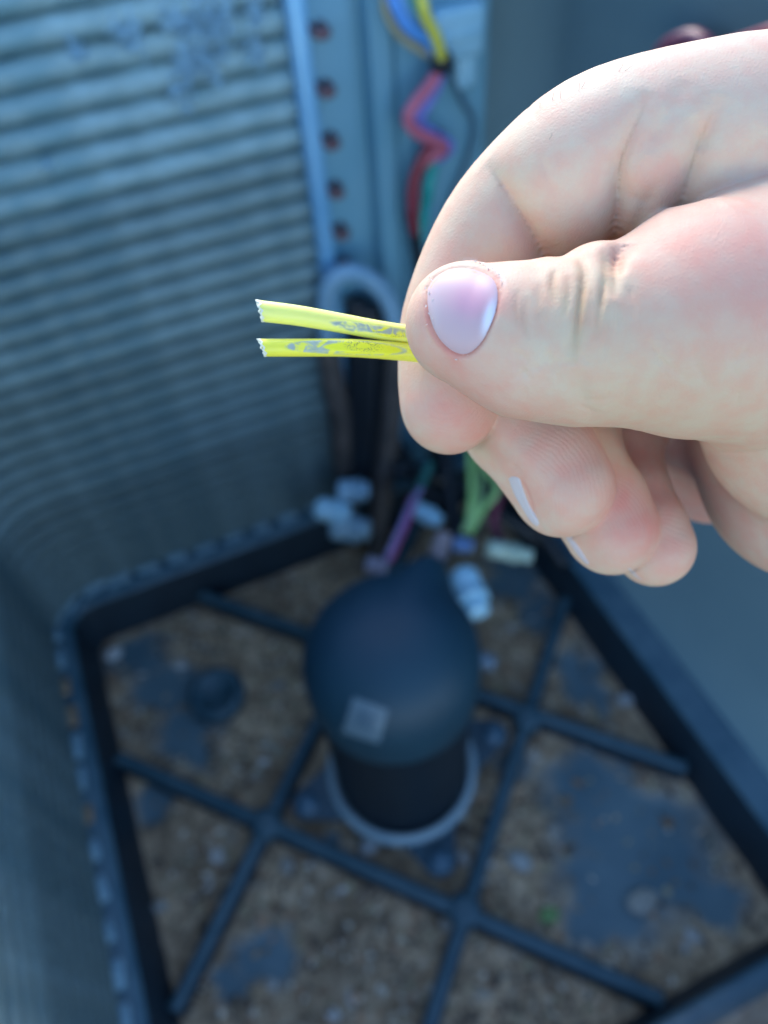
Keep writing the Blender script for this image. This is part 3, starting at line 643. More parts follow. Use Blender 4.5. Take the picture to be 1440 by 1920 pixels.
def groove(pl, dep, wid, taper=True, closed=False, fn=sdf_base, lip=0.0):   # lip < 0: a V-shaped fold instead of a round groove
    H_ = hit(dense(pl, 4, closed), fn); G_ = -(H_/np.linalg.norm(H_, axis=1)[:, None])*.5; k_ = np.array([[1, -1, -1], [-1, -1, 1], [-1, 1, -1], [1, 1, 1]], float)
    g0 = sum(kk[None]*fn(H_+kk*.2)[:, None] for kk in k_); g0 /= np.linalg.norm(g0, axis=1)[:, None]; g0 = g0+G_; g0 /= np.linalg.norm(g0, axis=1)[:, None]
    GROOVES.append((H_, dep, wid, taper, lip, g0.astype(f32)))
FI = sdf_only(IN)
NAIL = [(800, 540), (815, 518), (842, 503), (872, 500), (903, 508), (926, 524), (933, 550), (928, 585), (914, 620), (901, 643), (882, 661), (862, 665), (840, 654), (820, 632), (806, 600), (800, 570)]
groove(NAIL, .42, .42, False, True)
groove([(862, 488), (890, 490), (918, 498), (938, 514), (947, 540)], -.16, .34); groove([(908, 502), (930, 516), (942, 535), (941, 560)], .25, .35); groove([(788, 560), (793, 600), (808, 640), (838, 668)], .18, .4)
# creases of the index finger
groove([(910, 305), (938, 342), (965, 390), (990, 430), (1012, 468), (1045, 530), (1085, 600), (1120, 680)], 3.0, 1.8, fn=FI, lip=-1)
groove([(1218, 170), (1192, 230), (1172, 290), (1163, 340), (1161, 385), (1157, 430), (1150, 500), (1145, 580), (1140, 660)], 3.0, 1.7, fn=FI, lip=-1)
groove([(1352, 175), (1334, 235), (1312, 285), (1300, 330), (1285, 375), (1265, 450), (1250, 520), (1240, 600)], 2.5, 1.9, fn=FI, lip=-1)
groove([(1165, 350), (1185, 372), (1215, 380), (1240, 372)], .5, 1.6, fn=FI, lip=-1)
groove([(1240, 200), (1232, 245), (1218, 290)], .5, 1.6, fn=FI)
groove([(1300, 215), (1315, 255), (1312, 285)], .6, 1.6, fn=FI)
groove([(1440, 240), (1405, 290), (1380, 340)], .6, 2.0, fn=FI); groove([(1290, 150), (1270, 185), (1262, 230)], .3, 1.6, fn=FI)
groove([(1240, 330), (1205, 400), (1180, 460)], .45, 1.2, fn=FI)
# knuckle wrinkles of the thumb
for pl, dp, wd in (([(1043, 500), (1036, 530), (1042, 572)], .28, .5), ([(1086, 478), (1096, 515), (1088, 565), (1080, 620), (1073, 685)], .55, .6), ([(1064, 515), (1068, 550), (1058, 600)], .2, .45),
                   ([(1130, 462), (1136, 510), (1126, 570), (1118, 640)], .42, .6), ([(1160, 452), (1156, 500), (1150, 560)], .6, .9), ([(1108, 500), (1110, 560), (1100, 640), (1098, 690)], .2, .45),
                   ([(972, 540), (966, 575), (972, 615)], .14, .4), ([(985, 555), (982, 600), (992, 640)], .12, .4), ([(1015, 530), (1010, 580), (1018, 630)], .12, .4), ([(960, 655), (975, 690), (1000, 720)], .2, .6),
                   ([(1010, 640), (1035, 690), (1060, 735)], .14, .6), ([(1085, 690), (1090, 740), (1112, 795)], .35, 1.3), ([(1180, 455), (1160, 475), (1150, 510)], .7, 1.6), ([(1020, 470), (1060, 478), (1090, 470)], .3, 1.5),
                   ([(1025, 580), (1030, 625), (1040, 660)], .10, .35), ([(1145, 560), (1140, 620), (1130, 680)], .18, .5), ([(1170, 520), (1175, 600), (1165, 680)], .16, 1.2)):
    groove(pl, dp*1.5, wd)
_rg = np.random.default_rng(3)
for i in range(34):                                # fine, faint lines: across the thumb joint, the thumb's back and the finger
    if i < 16: x, y, a, l = _rg.uniform(990, 1190), _rg.uniform(500, 740), _rg.normal(1.6, .22), _rg.uniform(25, 80)
    elif i < 26: x, y, a, l = _rg.uniform(900, 1130), _rg.uniform(640, 770), _rg.normal(.5, .5), _rg.uniform(25, 70)
    else: x, y, a, l = _rg.uniform(1180, 1420), _rg.uniform(520, 780), _rg.normal(1.2, .5), _rg.uniform(40, 120)
    c_, s_ = math.cos(a)*l/2, math.sin(a)*l/2; b_ = _rg.normal(0, 5)
    groove([(x-c_, y-s_), (x+b_, y-b_*.4), (x+c_, y+s_)], _rg.uniform(.10, .24), _rg.uniform(.3, .45))
for i in range(16):
    x, y = _rg.uniform(880, 1130), 0; x = _rg.uniform(900, 1400); y = 200+_rg.uniform(-30, 200); a = 1.9+(x-1150)*-.0008+_rg.normal(0, .15) if x > 1050 else .95+_rg.normal(0, .15); l = _rg.uniform(30, 80)
    groove([(x-math.cos(a)*l/2, y-math.sin(a)*l/2), (x, y+_rg.normal(0, 2)), (x+math.cos(a)*l/2, y+math.sin(a)*l/2)], _rg.uniform(.07, .18), _rg.uniform(.35, .6), fn=FI)
# fold between the thumb's base and the heel, small folds by the middle finger's nail
groove([(1322, 846), (1380, 856), (1440, 850), (1500, 838)], .9, 1.3); groove([(975, 893), (990, 925), (1003, 965), (1020, 995)], .35, .45)
groove([(952, 880), (966, 876), (980, 890)], .3, .5)

def polygonise(lo, hi, h):
    n = np.ceil((hi-lo)/h).astype(int); B = 8; n = ((n+B-1)//B)*B+1
    val = np.full(tuple(n), 50.0, f32); nb = (n-1)//B
    bi = np.stack(np.meshgrid(*[np.arange(k) for k in nb], indexing='ij'), -1).reshape(-1, 3)
    cen = lo+(bi*B+B/2)*h; dc = sdf_base(cen); hd = B*h*.87
    inside = dc < 0
    for b in bi[dc <= -(hd+3.3)]: val[b[0]*B:b[0]*B+B+1, b[1]*B:b[1]*B+B+1, b[2]*B:b[2]*B+B+1] = -50
    near = bi[(dc > -(hd+3.3)) & (dc < hd+.8)]; r = np.arange(B+1); off = np.stack(np.meshgrid(r, r, r, indexing='ij'), -1).reshape(-1, 3)
    for s in range(0, len(near), 400):
        bb = near[s:s+400]; idx = bb[:, None, :]*B+off[None]; fl_ = idx.reshape(-1, 3); d = sdf((lo+fl_*h).astype(f32)); val[fl_[:, 0], fl_[:, 1], fl_[:, 2]] = d
    ins = val < 0; c = [ins[i:n[0]-1+i, j:n[1]-1+j, k:n[2]-1+k] for i in (0, 1) for j in (0, 1) for k in (0, 1)]
    sm = sum(x.astype(np.int8) for x in c); act = (sm > 0) & (sm < 8); ids = -np.ones(act.shape, np.int64); ci = np.argwhere(act); ids[act] = np.arange(len(ci))
    acc = np.zeros((len(ci), 3)); cnt = np.zeros(len(ci))
    cor = [(i, j, k) for i in (0, 1) for j in (0, 1) for k in (0, 1)]
    for a in cor:
        for ax in range(3):
            if a[ax]: continue
            b = list(a); b[ax] = 1; va = val[ci[:, 0]+a[0], ci[:, 1]+a[1], ci[:, 2]+a[2]]; vb = val[ci[:, 0]+b[0], ci[:, 1]+b[1], ci[:, 2]+b[2]]
            m = (va < 0) != (vb < 0); t = np.where(m, va/(va-vb+1e-12), 0); p = np.array(a)[None]+np.eye(3)[ax][None]*t[:, None]; acc[m] += p[m]; cnt[m] += 1
    Pv = lo+(ci+acc/cnt[:, None])*h
    quads = []
    for ax in range(3):
        o1, o2 = (ax+1) % 3, (ax+2) % 3; sl0 = [slice(None)]*3; sl1 = [slice(None)]*3; sl0[ax] = slice(0, -1); sl1[ax] = slice(1, None)
        x, y = ins[tuple(sl0)], ins[tuple(sl1)]; e = np.argwhere(x != y); e = e[(e[:, o1] > 0) & (e[:, o2] > 0) & (e[:, o1] < n[o1]-1) & (e[:, o2] < n[o2]-1)]
        flip = y[e[:, 0], e[:, 1], e[:, 2]]; d1, d2 = np.eye(3, dtype=int)[o1], np.eye(3, dtype=int)[o2]
        q = np.stack([ids[tuple((e-d1-d2).T)], ids[tuple((e-d2).T)], ids[tuple(e.T)], ids[tuple((e-d1).T)]], 1); q[flip] = q[flip][:, ::-1]; quads.append(q)
    return Pv, np.concatenate(quads)
def grad(P, fn, e=.06):
    k = np.array([[1, -1, -1], [-1, -1, 1], [-1, 1, -1], [1, 1, 1]], float); g = sum(kk[None]*fn(P+kk*e)[:, None] for kk in k); return g/(np.linalg.norm(g, axis=1)[:, None]+1e-9)
HV, HQ = polygonise(np.array([0., -38, -215]), np.array([140., 92, -82]), .47)
for _ in range(1):
    d = sdf(HV); HV = HV-grad(HV, sdf)*np.clip(d, -.3, .3)[:, None]*.8
HW = c2w(HV)

# per-vertex skin colour: measured tints, with shade painted into folds and palm hollow
S = lambda px, py: hit([(px, py)])[0]
TINT = []  # centre, radius mm, rgb, strength
PINK, RED, YEL, PALE, BRN = (.74, .34, .27), (.66, .20, .16), (.66, .47, .31), (.77, .58, .45), (.40, .23, .14)
for px, py, r, c, s in ((840, 770, 11, PINK, .75), (900, 800, 6, RED, .45), (1040, 880, 11, PINK, .55), (1120, 850, 7, PINK, .5), (1165, 940, 6, RED, .7), (1150, 1000, 8, PINK, .6), (1225, 990, 6, RED, .75), (1260, 1030, 8, PINK, .6), (1235, 930, 6, RED, .6),
                        (1000, 770, 7, PINK, .45), (870, 700, 7, PINK, .55), (900, 730, 7, PINK, .5), (775, 620, 5, PINK, .5), (820, 490, 4, PINK, .5), (1250, 500, 10, PINK, .45), (1380, 460, 12, PINK, .55), (1430, 560, 9, PINK, .5), (1240, 420, 6, PINK, .3),
                        (1080, 560, 8, YEL, .7), (1060, 640, 8, YEL, .6), (1010, 600, 6, YEL, .4), (1130, 520, 5, YEL, .6), (1200, 720, 12, YEL, .45), (1320, 740, 14, YEL, .4), (1090, 700, 8, YEL, .4), (950, 330, 6, YEL, .45), (1185, 240, 4, YEL, .5), (1320, 260, 5, YEL, .5),
                        (880, 520, 5, PALE, .4), (1090, 220, 10, PALE, .5), (1210, 190, 8, PALE, .4), (1400, 200, 12, PALE, .6), (1000, 700, 8, PALE, .4), (930, 560, 3, PINK, .3), (1110, 380, 9, PALE, .3), (1240, 330, 6, PINK, .35), (900, 820, 10, PALE, .0),
                        (1300, 950, 16, (.46, .24, .20), .85), (1400, 1005, 12, (.58, .37, .31), .6), (1360, 930, 6, (.50, .28, .24), .6), (1240, 850, 8, (.52, .25, .20), .6), (1180, 850, 5, RED, .5), (940, 560, 2, PINK, .5), (905, 505, 2.2, RED, .3), (795, 590, 2.2, RED, .35), (845, 668, 2.4, RED, .3), (905, 845, 4, YEL, .5), (1010, 1000, 4, YEL, .3), (790, 820, 4, YEL, .4)):  # palm and heel entries put shade into the skin colour
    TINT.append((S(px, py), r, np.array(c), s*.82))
LINES = [(hit(dense(pl, 5), FI if pl[0][1] < 330 else sdf_base), wd, np.array(c), s) for pl, wd, c, s in (
    ([(914, 310), (965, 390), (1012, 468), (1085, 600)], 0.26, BRN, .55), ([(1212, 190), (1170, 290), (1162, 385), (1145, 580)], 0.26, BRN, .55), ([(1340, 200), (1310, 285), (1285, 375), (1250, 520)], 0.35, BRN, .4), ([(1086, 478), (1092, 560), (1073, 685)], .9, np.array((.50, .33, .17)), .55), ([(1043, 500), (1036, 530), (1042, 572)], .9, np.array((.50, .33, .17)), .4),  # brown in the index creases paints the shade of the folds
    ([(1130, 462), (1136, 510), (1118, 640)], .8, np.array((.50, .33, .17)), .4), ([(1064, 515), (1058, 600)], .7, np.array((.50, .33, .17)), .3), ([(1158, 455), (1150, 560)], .8, np.array((.50, .33, .17)), .35), ([(908, 502), (930, 516), (939, 540)], .5, np.array(RED), .55), ([(797, 560), (803, 610), (822, 645), (855, 670)], .45, np.array(RED), .5),
    ([(866, 488), (890, 489), (920, 499), (939, 516), (946, 538)], .28, np.array((.85, .78, .70)), .8), (NAIL[3:]+NAIL[:1], .38, np.array((.52, .15, .12)), .85), ([(972, 540), (966, 575), (972, 615)], .5, BRN, .25), ([(985, 555), (982, 600), (992, 640)], .5, BRN, .2), ([(1015, 530), (1010, 600)], .6, BRN, .2), ([(925, 800), (908, 830), (885, 845)], .7, BRN, .35), ([(975, 893), (990, 925), (1003, 965)], .5, np.array(RED), .4))]  # brown line by the index fingertip paints contact shade
def _nrm(p):
    g = grad(p, sdf_base, .3)-(p/np.linalg.norm(p, axis=1)[:, None])*.6; return (g/np.linalg.norm(g, axis=1)[:, None]).astype(f32)
for _q, _r in (((1272, 850), 15), ((1290, 900), 13)): TINT.append((S(*_q), _r, np.array((.42, .22, .19)), .85))  # palm hollow darkened: shade painted into the skin colour
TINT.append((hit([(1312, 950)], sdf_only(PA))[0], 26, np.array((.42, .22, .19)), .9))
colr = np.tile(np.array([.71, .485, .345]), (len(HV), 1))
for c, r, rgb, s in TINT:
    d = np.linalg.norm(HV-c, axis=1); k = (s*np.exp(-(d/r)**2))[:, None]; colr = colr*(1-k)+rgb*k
for pts, wd, rgb, s in LINES:
    bx = np.all((HV > pts.min(0)-wd*3-1.5) & (HV < pts.max(0)+wd*3+1.5), axis=1)
    g_, t_ = groove_d(HV[bx].astype(f32), pts, _nrm(pts)); k = (s*np.sqrt(np.clip(np.sin(np.pi*t_), 0, 1))*np.exp(-(g_/wd)**2))[:, None]; colr[bx] = colr[bx]*(1-k)+rgb*k
# fingerprint ridge phase on the pads
ridge = np.zeros(len(HV)); padm = np.zeros(len(HV))
for (cx, cy), (ex, ey), r in (((825, 700), (850, 800), 11), ((972, 925), (1090, 880), 12), ((1095, 1010), (1170, 965), 10), ((1190, 1090), (1250, 1020), 9)):
    c0, c1 = S(ex, ey), hit([(cx, cy)])[0]; near = np.exp(-(np.linalg.norm(HV-c1, axis=1)/r)**4)*0
    dd = np.linalg.norm(HV-c1, axis=1); m = np.exp(-(np.linalg.norm(HV-c0, axis=1)/r)**4); take = m > padm
    ridge = np.where(take, dd, ridge); padm = np.maximum(padm, m)
M_skin = bpy.data.materials.new('skin'); M_skin.use_nodes = True
def skin_material(m):
    t = m.node_tree; b = t.nodes['Principled BSDF']; N = t.nodes.new; K = t.links.new
    at = N('ShaderNodeVertexColor'); at.layer_name = 'pigment'; tc = N('ShaderNodeTexCoord')
    n1 = N('ShaderNodeTexNoise'); n1.inputs['Scale'].default_value = 260; n1.inputs['Detail'].default_value = 5; K(tc.outputs['Object'], n1.inputs['Vector'])
    r = N('ShaderNodeValToRGB'); e = r.color_ramp.elements; e[0].position = .35; e[1].position = .65; e[0].color = (1.0, .90, .89, 1); e[1].color = (.96, 1.04, 1.03, 1); K(n1.outputs['Fac'], r.inputs[0])
    mu = N('ShaderNodeMix'); mu.data_type = 'RGBA'; mu.blend_type = 'MULTIPLY'; mu.inputs['Factor'].default_value = 1; K(at.outputs[0], mu.inputs['A']); K(r.outputs[0], mu.inputs['B']); K(mu.outputs['Result'], b.inputs['Base Color'])
    b.inputs['Roughness'].default_value = .58; b.inputs['Specular IOR Level'].default_value = .34
    b.subsurface_method = 'RANDOM_WALK' if hasattr(b, 'subsurface_method') else None
    b.inputs['Subsurface Weight'].default_value = .15; b.inputs['Subsurface Radius'].default_value = (1.0, .35, .2); b.inputs['Subsurface Scale'].default_value = .0008
    # skin relief: cells, fine lines, ridges
    v = N('ShaderNodeTexVoronoi'); v.inputs['Scale'].default_value = 1500; v.feature = 'DISTANCE_TO_EDGE'; K(tc.outputs['Object'], v.inputs['Vector'])
    n2 = N('ShaderNodeTexNoise'); n2.inputs['Scale'].default_value = 900; n2.inputs['Detail'].default_value = 4; K(tc.outputs['Object'], n2.inputs['Vector'])
    ra = N('ShaderNodeAttribute'); ra.attribute_name = 'ridge'; pa_ = N('ShaderNodeAttribute'); pa_.attribute_name = 'pad'
    nz = N('ShaderNodeTexNoise'); nz.inputs['Scale'].default_value = 250; K(tc.outputs['Object'], nz.inputs['Vector'])
    def M(op, a, b_):
        x = N('ShaderNodeMath'); x.operation = op
        for i, q in enumerate((a, b_)):
            if isinstance(q, (int, float)): x.inputs[i].default_value = q
            elif q is not None: K(q, x.inputs[i])
        return x.outputs[0]
    ph = M('ADD', M('MULTIPLY', ra.outputs['Fac'], 9.0), M('MULTIPLY', nz.outputs['Fac'], 11.0)); sn = M('SINE', ph, None)
    hr = M('MULTIPLY', M('MULTIPLY', sn, pa_.outputs['Fac']), .28)
    hv = M('ADD', M('MULTIPLY', v.outputs['Distance'], 1.0), M('MULTIPLY', n2.outputs['Fac'], .8)); hh = M('ADD', hr, hv)
    bp = N('ShaderNodeBump'); bp.inputs['Strength'].default_value = .45; bp.inputs['Distance'].default_value = .00014; K(hh, bp.inputs['Height']); K(bp.outputs[0], b.inputs['Normal'])
skin_material(M_skin)
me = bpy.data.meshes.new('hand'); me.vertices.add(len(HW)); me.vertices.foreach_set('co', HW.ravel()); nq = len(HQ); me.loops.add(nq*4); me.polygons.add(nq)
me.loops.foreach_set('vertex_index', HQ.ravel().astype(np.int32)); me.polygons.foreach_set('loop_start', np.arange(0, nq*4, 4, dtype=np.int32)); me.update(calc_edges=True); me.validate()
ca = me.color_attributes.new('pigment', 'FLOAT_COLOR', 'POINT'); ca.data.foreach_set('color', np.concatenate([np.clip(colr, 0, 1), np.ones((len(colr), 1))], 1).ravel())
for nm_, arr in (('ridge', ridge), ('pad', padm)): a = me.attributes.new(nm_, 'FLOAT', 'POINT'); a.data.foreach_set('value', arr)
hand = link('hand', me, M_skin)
setp(hand, 'pale bare right hand pinching two yellow wires between thumb and bent index finger', 'hand')
hand['handinit'] = 1; del hand['handinit']

# nails: curved plates set into the nail beds
M_nail = bpy.data.materials.new('nail_plate'); M_nail.use_nodes = True
def nail_material(m):
    t = m.node_tree; b = t.nodes['Principled BSDF']; at = t.nodes.new('ShaderNodeVertexColor'); at.layer_name = 'pigment'; t.links.new(at.outputs[0], b.inputs['Base Color'])
    b.inputs['Roughness'].default_value = .55; b.inputs['Subsurface Weight'].default_value = .25; b.inputs['Subsurface Radius'].default_value = (1, .5, .4); b.inputs['Subsurface Scale'].default_value = .001
    b.inputs['Coat Weight'].default_value = .05; b.inputs['Coat Roughness'].default_value = .4
nail_material(M_nail)
def nail(outline, spots, base, raise_=.20, sink=.25, rings=14):
    O = dense(outline, 4, True)[:-1]; c = O.mean(0); n = len(O); S_ = np.linspace(0, 1, rings)[1:]
    px = np.concatenate([[c]]+[c+(O-c)*s for s in S_]); sv = np.concatenate([[0]]+[[s]*n for s in S_])
    P = hit(px)
    for _ in range(25):                            # pull any point that misses the finger back towards the nail's middle
        bad = sdf_base(P) > .05
        if not bad.any(): break
        px[bad] = c+(px[bad]-c)*.96; P = hit(px)
    Gd = grad(P, sdf_base, .3); off = raise_*(1-sv**6)-sink*sv**10; Q = P+Gd*off[:, None]
    fs = [(0, 1+j, 1+(j+1) % n) for j in range(n)]
    for i in range(rings-2):
        for j in range(n): fs.append((1+i*n+j, 1+(i+1)*n+j, 1+(i+1)*n+(j+1) % n, 1+i*n+(j+1) % n))
    K_ = len(Q); Q2 = np.concatenate([Q, P-Gd*.5]); fs = [f[::-1] for f in fs] + [tuple(x+K_ for x in f) for f in fs]
    o = mesh('nail', c2w(Q2), fs, M_nail, hand); col = np.tile(np.array(base), (len(Q2), 1)); px2 = np.concatenate([px, px])
    for sx, sy, rx, ry, ang, rgb, s in spots:
        d = px2-np.array([sx, sy]); a = math.cos(ang)*d[:, 0]+math.sin(ang)*d[:, 1]; b_ = -math.sin(ang)*d[:, 0]+math.cos(ang)*d[:, 1]; k = (s*np.exp(-((a/rx)**2+(b_/ry)**2)**1.5))[:, None]; col = col*(1-k)+np.array(rgb)*k
    ca = o.data.color_attributes.new('pigment', 'FLOAT_COLOR', 'POINT'); ca.data.foreach_set('color', np.concatenate([col, np.ones((len(col), 1))], 1).ravel())
    bm = bmesh.new(); bm.from_mesh(o.data); bmesh.ops.recalc_face_normals(bm, faces=bm.faces); bm.to_mesh(o.data); bm.free()
    return o
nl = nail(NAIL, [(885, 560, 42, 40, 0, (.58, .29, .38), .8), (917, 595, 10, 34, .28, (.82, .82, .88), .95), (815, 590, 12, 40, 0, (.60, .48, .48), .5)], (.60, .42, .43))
nail([(950, 893), (958, 888), (972, 892), (979, 910), (988, 935), (998, 958), (1012, 985), (1010, 993), (996, 982), (975, 948), (960, 920)], [], (.60, .53, .52), .22, .3, 8)
nail([(1060, 1008), (1070, 1008), (1084, 1022), (1098, 1044), (1108, 1060), (1100, 1060), (1078, 1034)], [], (.60, .50, .49), .18, .3, 6)
nail([(1174, 1062), (1184, 1066), (1198, 1082), (1206, 1089), (1197, 1086), (1182, 1075)], [], (.58, .47, .44), .1, .3, 6)
fv, ff = [], []
for x, y in [(805+6*math.sin(i*2.1), 520+i*11) for i in range(9)]+[(885+i*6, 492+i*i*.35) for i in range(9)]+[(938, 530), (940, 545), (850+8, 672), (880, 668)]:
    c_ = hit([(x+_rg.normal(0, 2), y+_rg.normal(0, 2))]); n_ = grad(c_, sdf_base, .3)[0]; c_ = c_[0]+n_*.10; a_ = np.cross(n_, [0, 0, 1.0]); a_ /= np.linalg.norm(a_)+1e-9; b_ = np.cross(n_, a_); k_ = len(fv); t_ = _rg.uniform(0, 6.28); s_ = _rg.uniform(.12, .30)
    e_, g_ = a_*math.cos(t_)+b_*math.sin(t_), b_*math.cos(t_)-a_*math.sin(t_)
    fv += [c_-e_*s_, c_+g_*s_*.4, c_+e_*s_+n_*.15, c_-g_*s_*.4, c_-n_*.25]; ff += [(k_, k_+3, k_+2, k_+1), (k_, k_+1, k_+4), (k_+1, k_+2, k_+4), (k_+2, k_+3, k_+4), (k_+3, k_, k_+4)]
fo = mesh('cuticle_flakes', c2w(np.array(fv)), ff, plain('dry_skin', (.82, .74, .66), .6), hand, False); fo['kind'] = 'stuff'
# a few fine hairs on the index finger's back
M_hair = plain('fine_hair', (.55, .45, .35), .5)
bmh = bmesh.new()
for (x, y), (dx, dy), ln in (((1085, 165), (-.3, -1), 20), ((1050, 178), (-.35, -1), 18), ((1090, 160), (.4, -1), 18), ((1160, 128), (.4, -1), 15), ((1172, 127), (.9, -.5), 16), ((1035, 182), (-.1, -1), 16), ((1012, 195), (-.6, -.7), 12), ((1030, 255), (.3, -1), 9)):
    a = hit([(x, y+6)])[0]; s = ln*a[2]/-F*1.0; e = a+np.array([dx*s*.9, -dy*s*.9, .6]); mid = (a+e)/2+np.array([.25, .1, .2]); ring0 = None
    for p_, rr in ((a, .05), (mid, .04), (e, .015)):
        ring = [bmh.verts.new(tuple(c2w(p_+rr*np.array([math.cos(q), math.sin(q), .3*math.sin(q)]))[0])) for q in (0, 2.1, 4.2)]
        if ring0:
            for j in range(3): bmh.faces.new((ring0[j], ring0[(j+1) % 3], ring[(j+1) % 3], ring[j]))
        ring0 = ring
me = bpy.data.meshes.new('fine_hair'); bmh.to_mesh(me); bmh.free(); hh_ = link('fine_hair', me, M_hair, hand); hh_['kind'] = 'stuff'

# ------------------------------------------------------------------ the two yellow wires
M_yw = bpy.data.materials.new('yellow_wire_insulation'); M_yw.use_nodes = True
def yw_material(m):
    t = m.node_tree; b = t.nodes['Principled BSDF']; N = t.nodes.new; K = t.links.new
    b.inputs['Roughness'].default_value = .35; b.inputs['Subsurface Weight'].default_value = .4; b.inputs['Subsurface Radius'].default_value = (1, .9, .15); b.inputs['Subsurface Scale'].default_value = .0012
    bu = N('ShaderNodeAttribute'); bu.attribute_name = 'scuff'; pt = N('ShaderNodeAttribute'); pt.attribute_name = 'bright'; sp = N('ShaderNodeAttribute'); sp.attribute_name = 'specks'
    tc = N('ShaderNodeTexCoord'); mp = N('ShaderNodeMapping'); mp.inputs['Scale'].default_value = (1, 1, 1); K(tc.outputs['Object'], mp.inputs['Vector'])
    n = N('ShaderNodeTexNoise'); n.inputs['Scale'].default_value = 300; n.inputs['Detail'].default_value = 1.5; n.inputs['Distortion'].default_value = 2.5; K(mp.outputs[0], n.inputs['Vector'])
    r = N('ShaderNodeValToRGB'); e = r.color_ramp.elements; e[0].position = .38; e[1].position = .62; e[0].color = (0, 0, 0, 1); e[1].color = (1, 1, 1, 1); x = e.new(.5); x.color = (.8, .8, .8, 1); K(n.outputs['Fac'], r.inputs[0])
    def M(op, a, b_):
        x = N('ShaderNodeMath'); x.operation = op; x.use_clamp = True
        for i, q in enumerate((a, b_)):
            if isinstance(q, (int, float)): x.inputs[i].default_value = q
            else: K(q, x.inputs[i])
        return x.outputs[0]
    def mix(f, a, c):
        x = N('ShaderNodeMix'); x.data_type = 'RGBA'; K(f, x.inputs['Factor'])
        for nm, q in (('A', a), ('B', c)):
            if isinstance(q, tuple): x.inputs[nm].default_value = (*q, 1)
            else: K(q, x.inputs[nm])
        return x.outputs['Result']
    c0 = mix(pt.outputs['Fac'], (.93, .89, .09), (.94, .93, .04))
    n4 = N('ShaderNodeTexNoise'); n4.inputs['Scale'].default_value = 700; n4.inputs['Detail'].default_value = 2; K(tc.outputs['Object'], n4.inputs['Vector'])
    grey = mix(n4.outputs['Fac'], (.30, .36, .30), (.58, .66, .58))
    c1 = mix(M('MULTIPLY', bu.outputs['Fac'], r.outputs[0]), c0, grey)
    v = N('ShaderNodeTexVoronoi'); v.inputs['Scale'].default_value = 4200; K(tc.outputs['Object'], v.inputs['Vector'])
    dots = M('LESS_THAN', v.outputs['Distance'], .38); c2 = mix(M('MULTIPLY', dots, sp.outputs['Fac']), c1, (.16, .17, .12))
    K(c2, b.inputs['Base Color'])
    bp = N('ShaderNodeBump'); bp.inputs['Distance'].default_value = .00008; bp.inputs['Strength'].default_value = .5; K(M('MULTIPLY', bu.outputs['Fac'], n.outputs['Fac']), bp.inputs['Height']); K(bp.outputs[0], b.inputs['Normal'])
yw_material(M_yw)
M_yw2 = M_yw.copy(); M_yw2.name = 'paler_yellow_wire_insulation'  # paler copy for the upper wire: overexposed brightness put into its colour
for n_ in M_yw2.node_tree.nodes:
    if n_.type == 'MIX' and not n_.inputs['A'].is_linked and abs(n_.inputs['A'].default_value[0]-.93) < .01: n_.inputs['A'].default_value = (.93, .94, .24, 1)
M_tip = plain('whitened_cut_plastic', (.88, .90, .72), .5); M_cop = mat('copper_strand', (.75, .36, .20), (.6, .25, .12), 300, .3, 1)
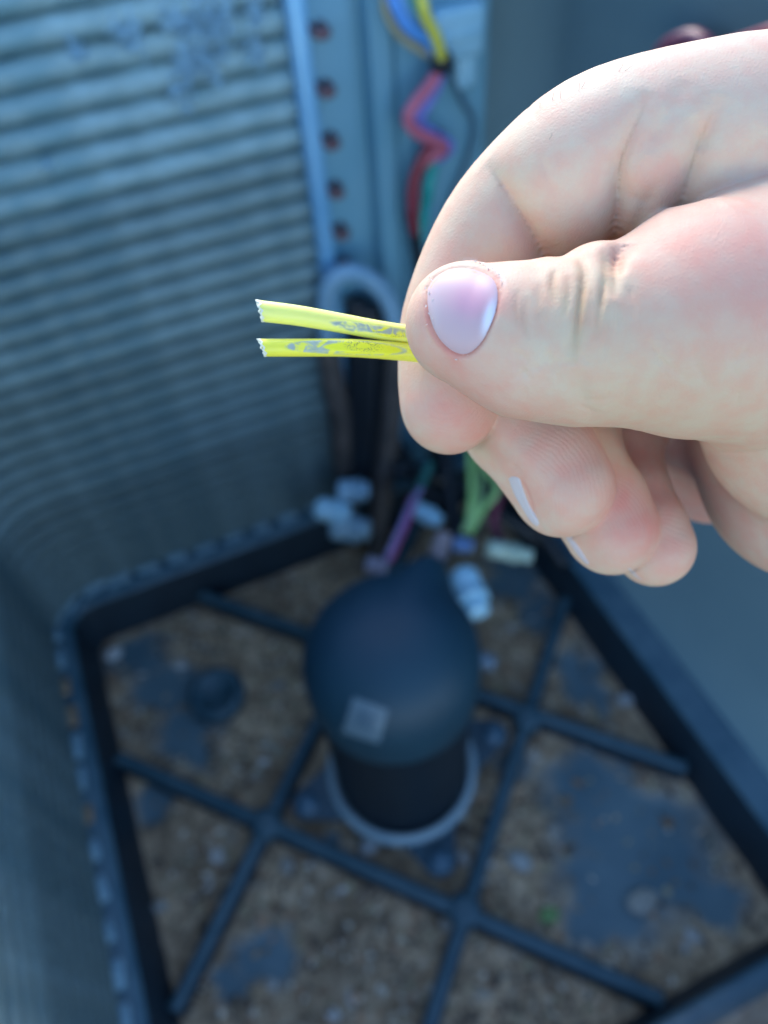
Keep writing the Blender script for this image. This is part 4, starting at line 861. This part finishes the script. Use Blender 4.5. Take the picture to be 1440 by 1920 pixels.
def yellow_wire(pts, rpx, slant, zones, label):
    P0 = np.array([C3(*p) for p in pts]); P = spline(P0, 60); P, T, Nn, Bn = frames(P); k = len(P); seg = 56
    # frame: up in the picture is angle 90 deg, towards the viewer is 0
    zc = np.array([0, 0, 1.0]); Nn = zc-T*(T@zc)[:, None]; Nn /= np.linalg.norm(Nn, axis=1)[:, None]; Bn = np.cross(T, Nn); Bn *= np.sign(Bn[:, 1])[:, None]
    pxs = 720+P[:, 0]/-P[:, 2]*F; r = np.interp(pxs, [pts[0][0], pts[-1][0]], rpx)*-P[:, 2]/F
    vs, sc, br, sp = [], [], [], []
    for i in range(k):
        for j in range(seg):
            a = 2*math.pi*j/seg; rr = r[i]; cx, sy = math.cos(a), math.sin(a); facet = 0; s_ = b_ = d_ = 0
            for (x0, x1, yc, hy, typ) in zones:          # ellipse in (px along, height across)
                e = ((pxs[i]-(x0+x1)/2)/((x1-x0)/2))**2+((sy-yc)/hy)**2
                if cx > 0 and e < 1.25:
                    kk = max(0, min(1, (1.0-e)*5))
                    if typ == 's': s_ = max(s_, kk)
                    if typ == 'o': s_ = max(s_, max(0, 1-abs(e-.88)*6)*.8)
                    if typ == 'b': b_ = max(b_, kk)
                    if typ == 'd': d_ = max(d_, max(0, 1-e)**.5 if e > .12 else 0)
                    if typ == 'n': s_ = s_*(1-kk)
                    facet = max(facet, kk)
            p = P[i]+Nn[i]*cx*rr+Bn[i]*sy*rr
            if facet: p = P[i]+Nn[i]*min(cx*rr, rr*(.86 if facet > .5 else .93) if cx > 0 else cx*rr)+Bn[i]*sy*rr
            if i < 12:
                sh = (slant*(sy)+.10*math.sin(a*9)+.14*noise.noise(Vector((a*3, pts[0][1], 0))))*(1-i/12); p = p+T[i]*-1*sh*rr*1.0
            vs.append(p); sc.append(s_); br.append(b_); sp.append(d_)
    fs = [(i*seg+j, i*seg+(j+1) % seg, (i+1)*seg+(j+1) % seg, (i+1)*seg+j) for i in range(k-1) for j in range(seg)]; fs.append(tuple((k-1)*seg+j for j in range(seg)))
    # inner bore at the cut end
    K_ = len(vs)
    for dpt, q in ((0, .97), (.9, .60)):
        for j in range(seg):
            c = P[0] if dpt == 0 else P[0]
            e0 = vs[j]; vs.append(P[0]+(e0-P[0])*(.62)+T[0]*(0.03 if dpt == 0 else 2.2)); sc.append(0); br.append(0); sp.append(0)
    for j in range(seg): fs.append((K_+j, K_+(j+1) % seg, K_+seg+(j+1) % seg, K_+seg+j))
    root = empty('yellow_wire', Vector(c2w(P[0])[0])); setp(root, label, 'wire', 'yellow wires held in the fingers')
    o = mesh('insulation', c2w(np.array(vs)), fs, M_yw2 if 'upper' in label else M_yw, root)
    for nm, arr in (('scuff', sc), ('bright', br), ('specks', sp)): at = o.data.attributes.new(nm, 'FLOAT', 'POINT'); at.data.foreach_set('value', np.array(arr, float))
    # frayed whitish cut face: annulus with small teeth
    v2, f2 = [], []
    for j in range(seg):
        e0 = vs[j]; jag = .05*r[0]*abs(math.sin(j*1.9))+.05*rng.random(); v2 += [e0+T[0]*.22, P[0]+(e0-P[0])*1.03-T[0]*(.02+jag*1.6), P[0]+(e0-P[0])*.80-T[0]*(.05+jag), P[0]+(e0-P[0])*.60+T[0]*.05]
    for j in range(seg):
        for q in range(3): a, b_ = j*4+q, ((j+1) % seg)*4+q; f2.append((a, b_, b_+1, a+1))
    ce = mesh('cut_edge', c2w(np.array(v2)), f2, M_tip, root)
    cond = [P[0]+T[0]*.8, P[6], P[12]]
    for q in range(5):
        a = 2*math.pi*q/5; off = .28*r[0]*(Nn[0]*math.cos(a)+Bn[0]*math.sin(a)); o2 = tube('conductor', c2w(np.array([c+off for c in cond])), .00018, M_cop, root, 8, 3)
    return root
yellow_wire([(488, 583, 129), (560, 592, 130), (640, 606, 132), (700, 617, 133.5), (760, 626, 135), (830, 634, 136), (900, 640, 137)], (19.5, 15.5), .35,
            [(612, 850, -.35, .62, 's'), (660, 790, -.85, .35, 'n'), (690, 760, -.50, .18, 'd'), (690, 770, -.3, .5, 'b')], 'upper of the two yellow wires, tilted, with a grey scuffed patch near the thumb')
yellow_wire([(492, 652, 128.5), (560, 652, 129.5), (640, 652, 131), (700, 655, 133), (760, 660, 135.0), (830, 666, 136), (900, 670, 137)], (16.5, 17), .35,
            [(532, 680, -.05, .75, 's'), (600, 756, -.12, .62, 'n'), (600, 756, -.12, .72, 'b'), (534, 762, -.08, .8, 'o'), (640, 715, .12, .78, 'd')], 'lower of the two yellow wires, level, with a speckled oval melt mark')

# ------------------------------------------------------------------ tidy: origins into each part, children relative to their thing
for o in list(scene.objects):
    if o.type == 'MESH' and o.data.users == 1 and len(o.data.vertices):
        n = len(o.data.vertices); co = np.empty(n*3); o.data.vertices.foreach_get('co', co); co = co.reshape(-1, 3)
        if o.location.length < 1e-9 and o.rotation_euler.to_quaternion().angle < 1e-9:
            c = (co.min(0)+co.max(0))/2; o.data.vertices.foreach_set('co', (co-c).ravel()); o.data.update(); o.location = Vector(c)
W = {o.name: o.location.copy() for o in scene.objects}
for o in scene.objects:
    if o.parent is not None: o.location = W[o.name]-W[o.parent.name]
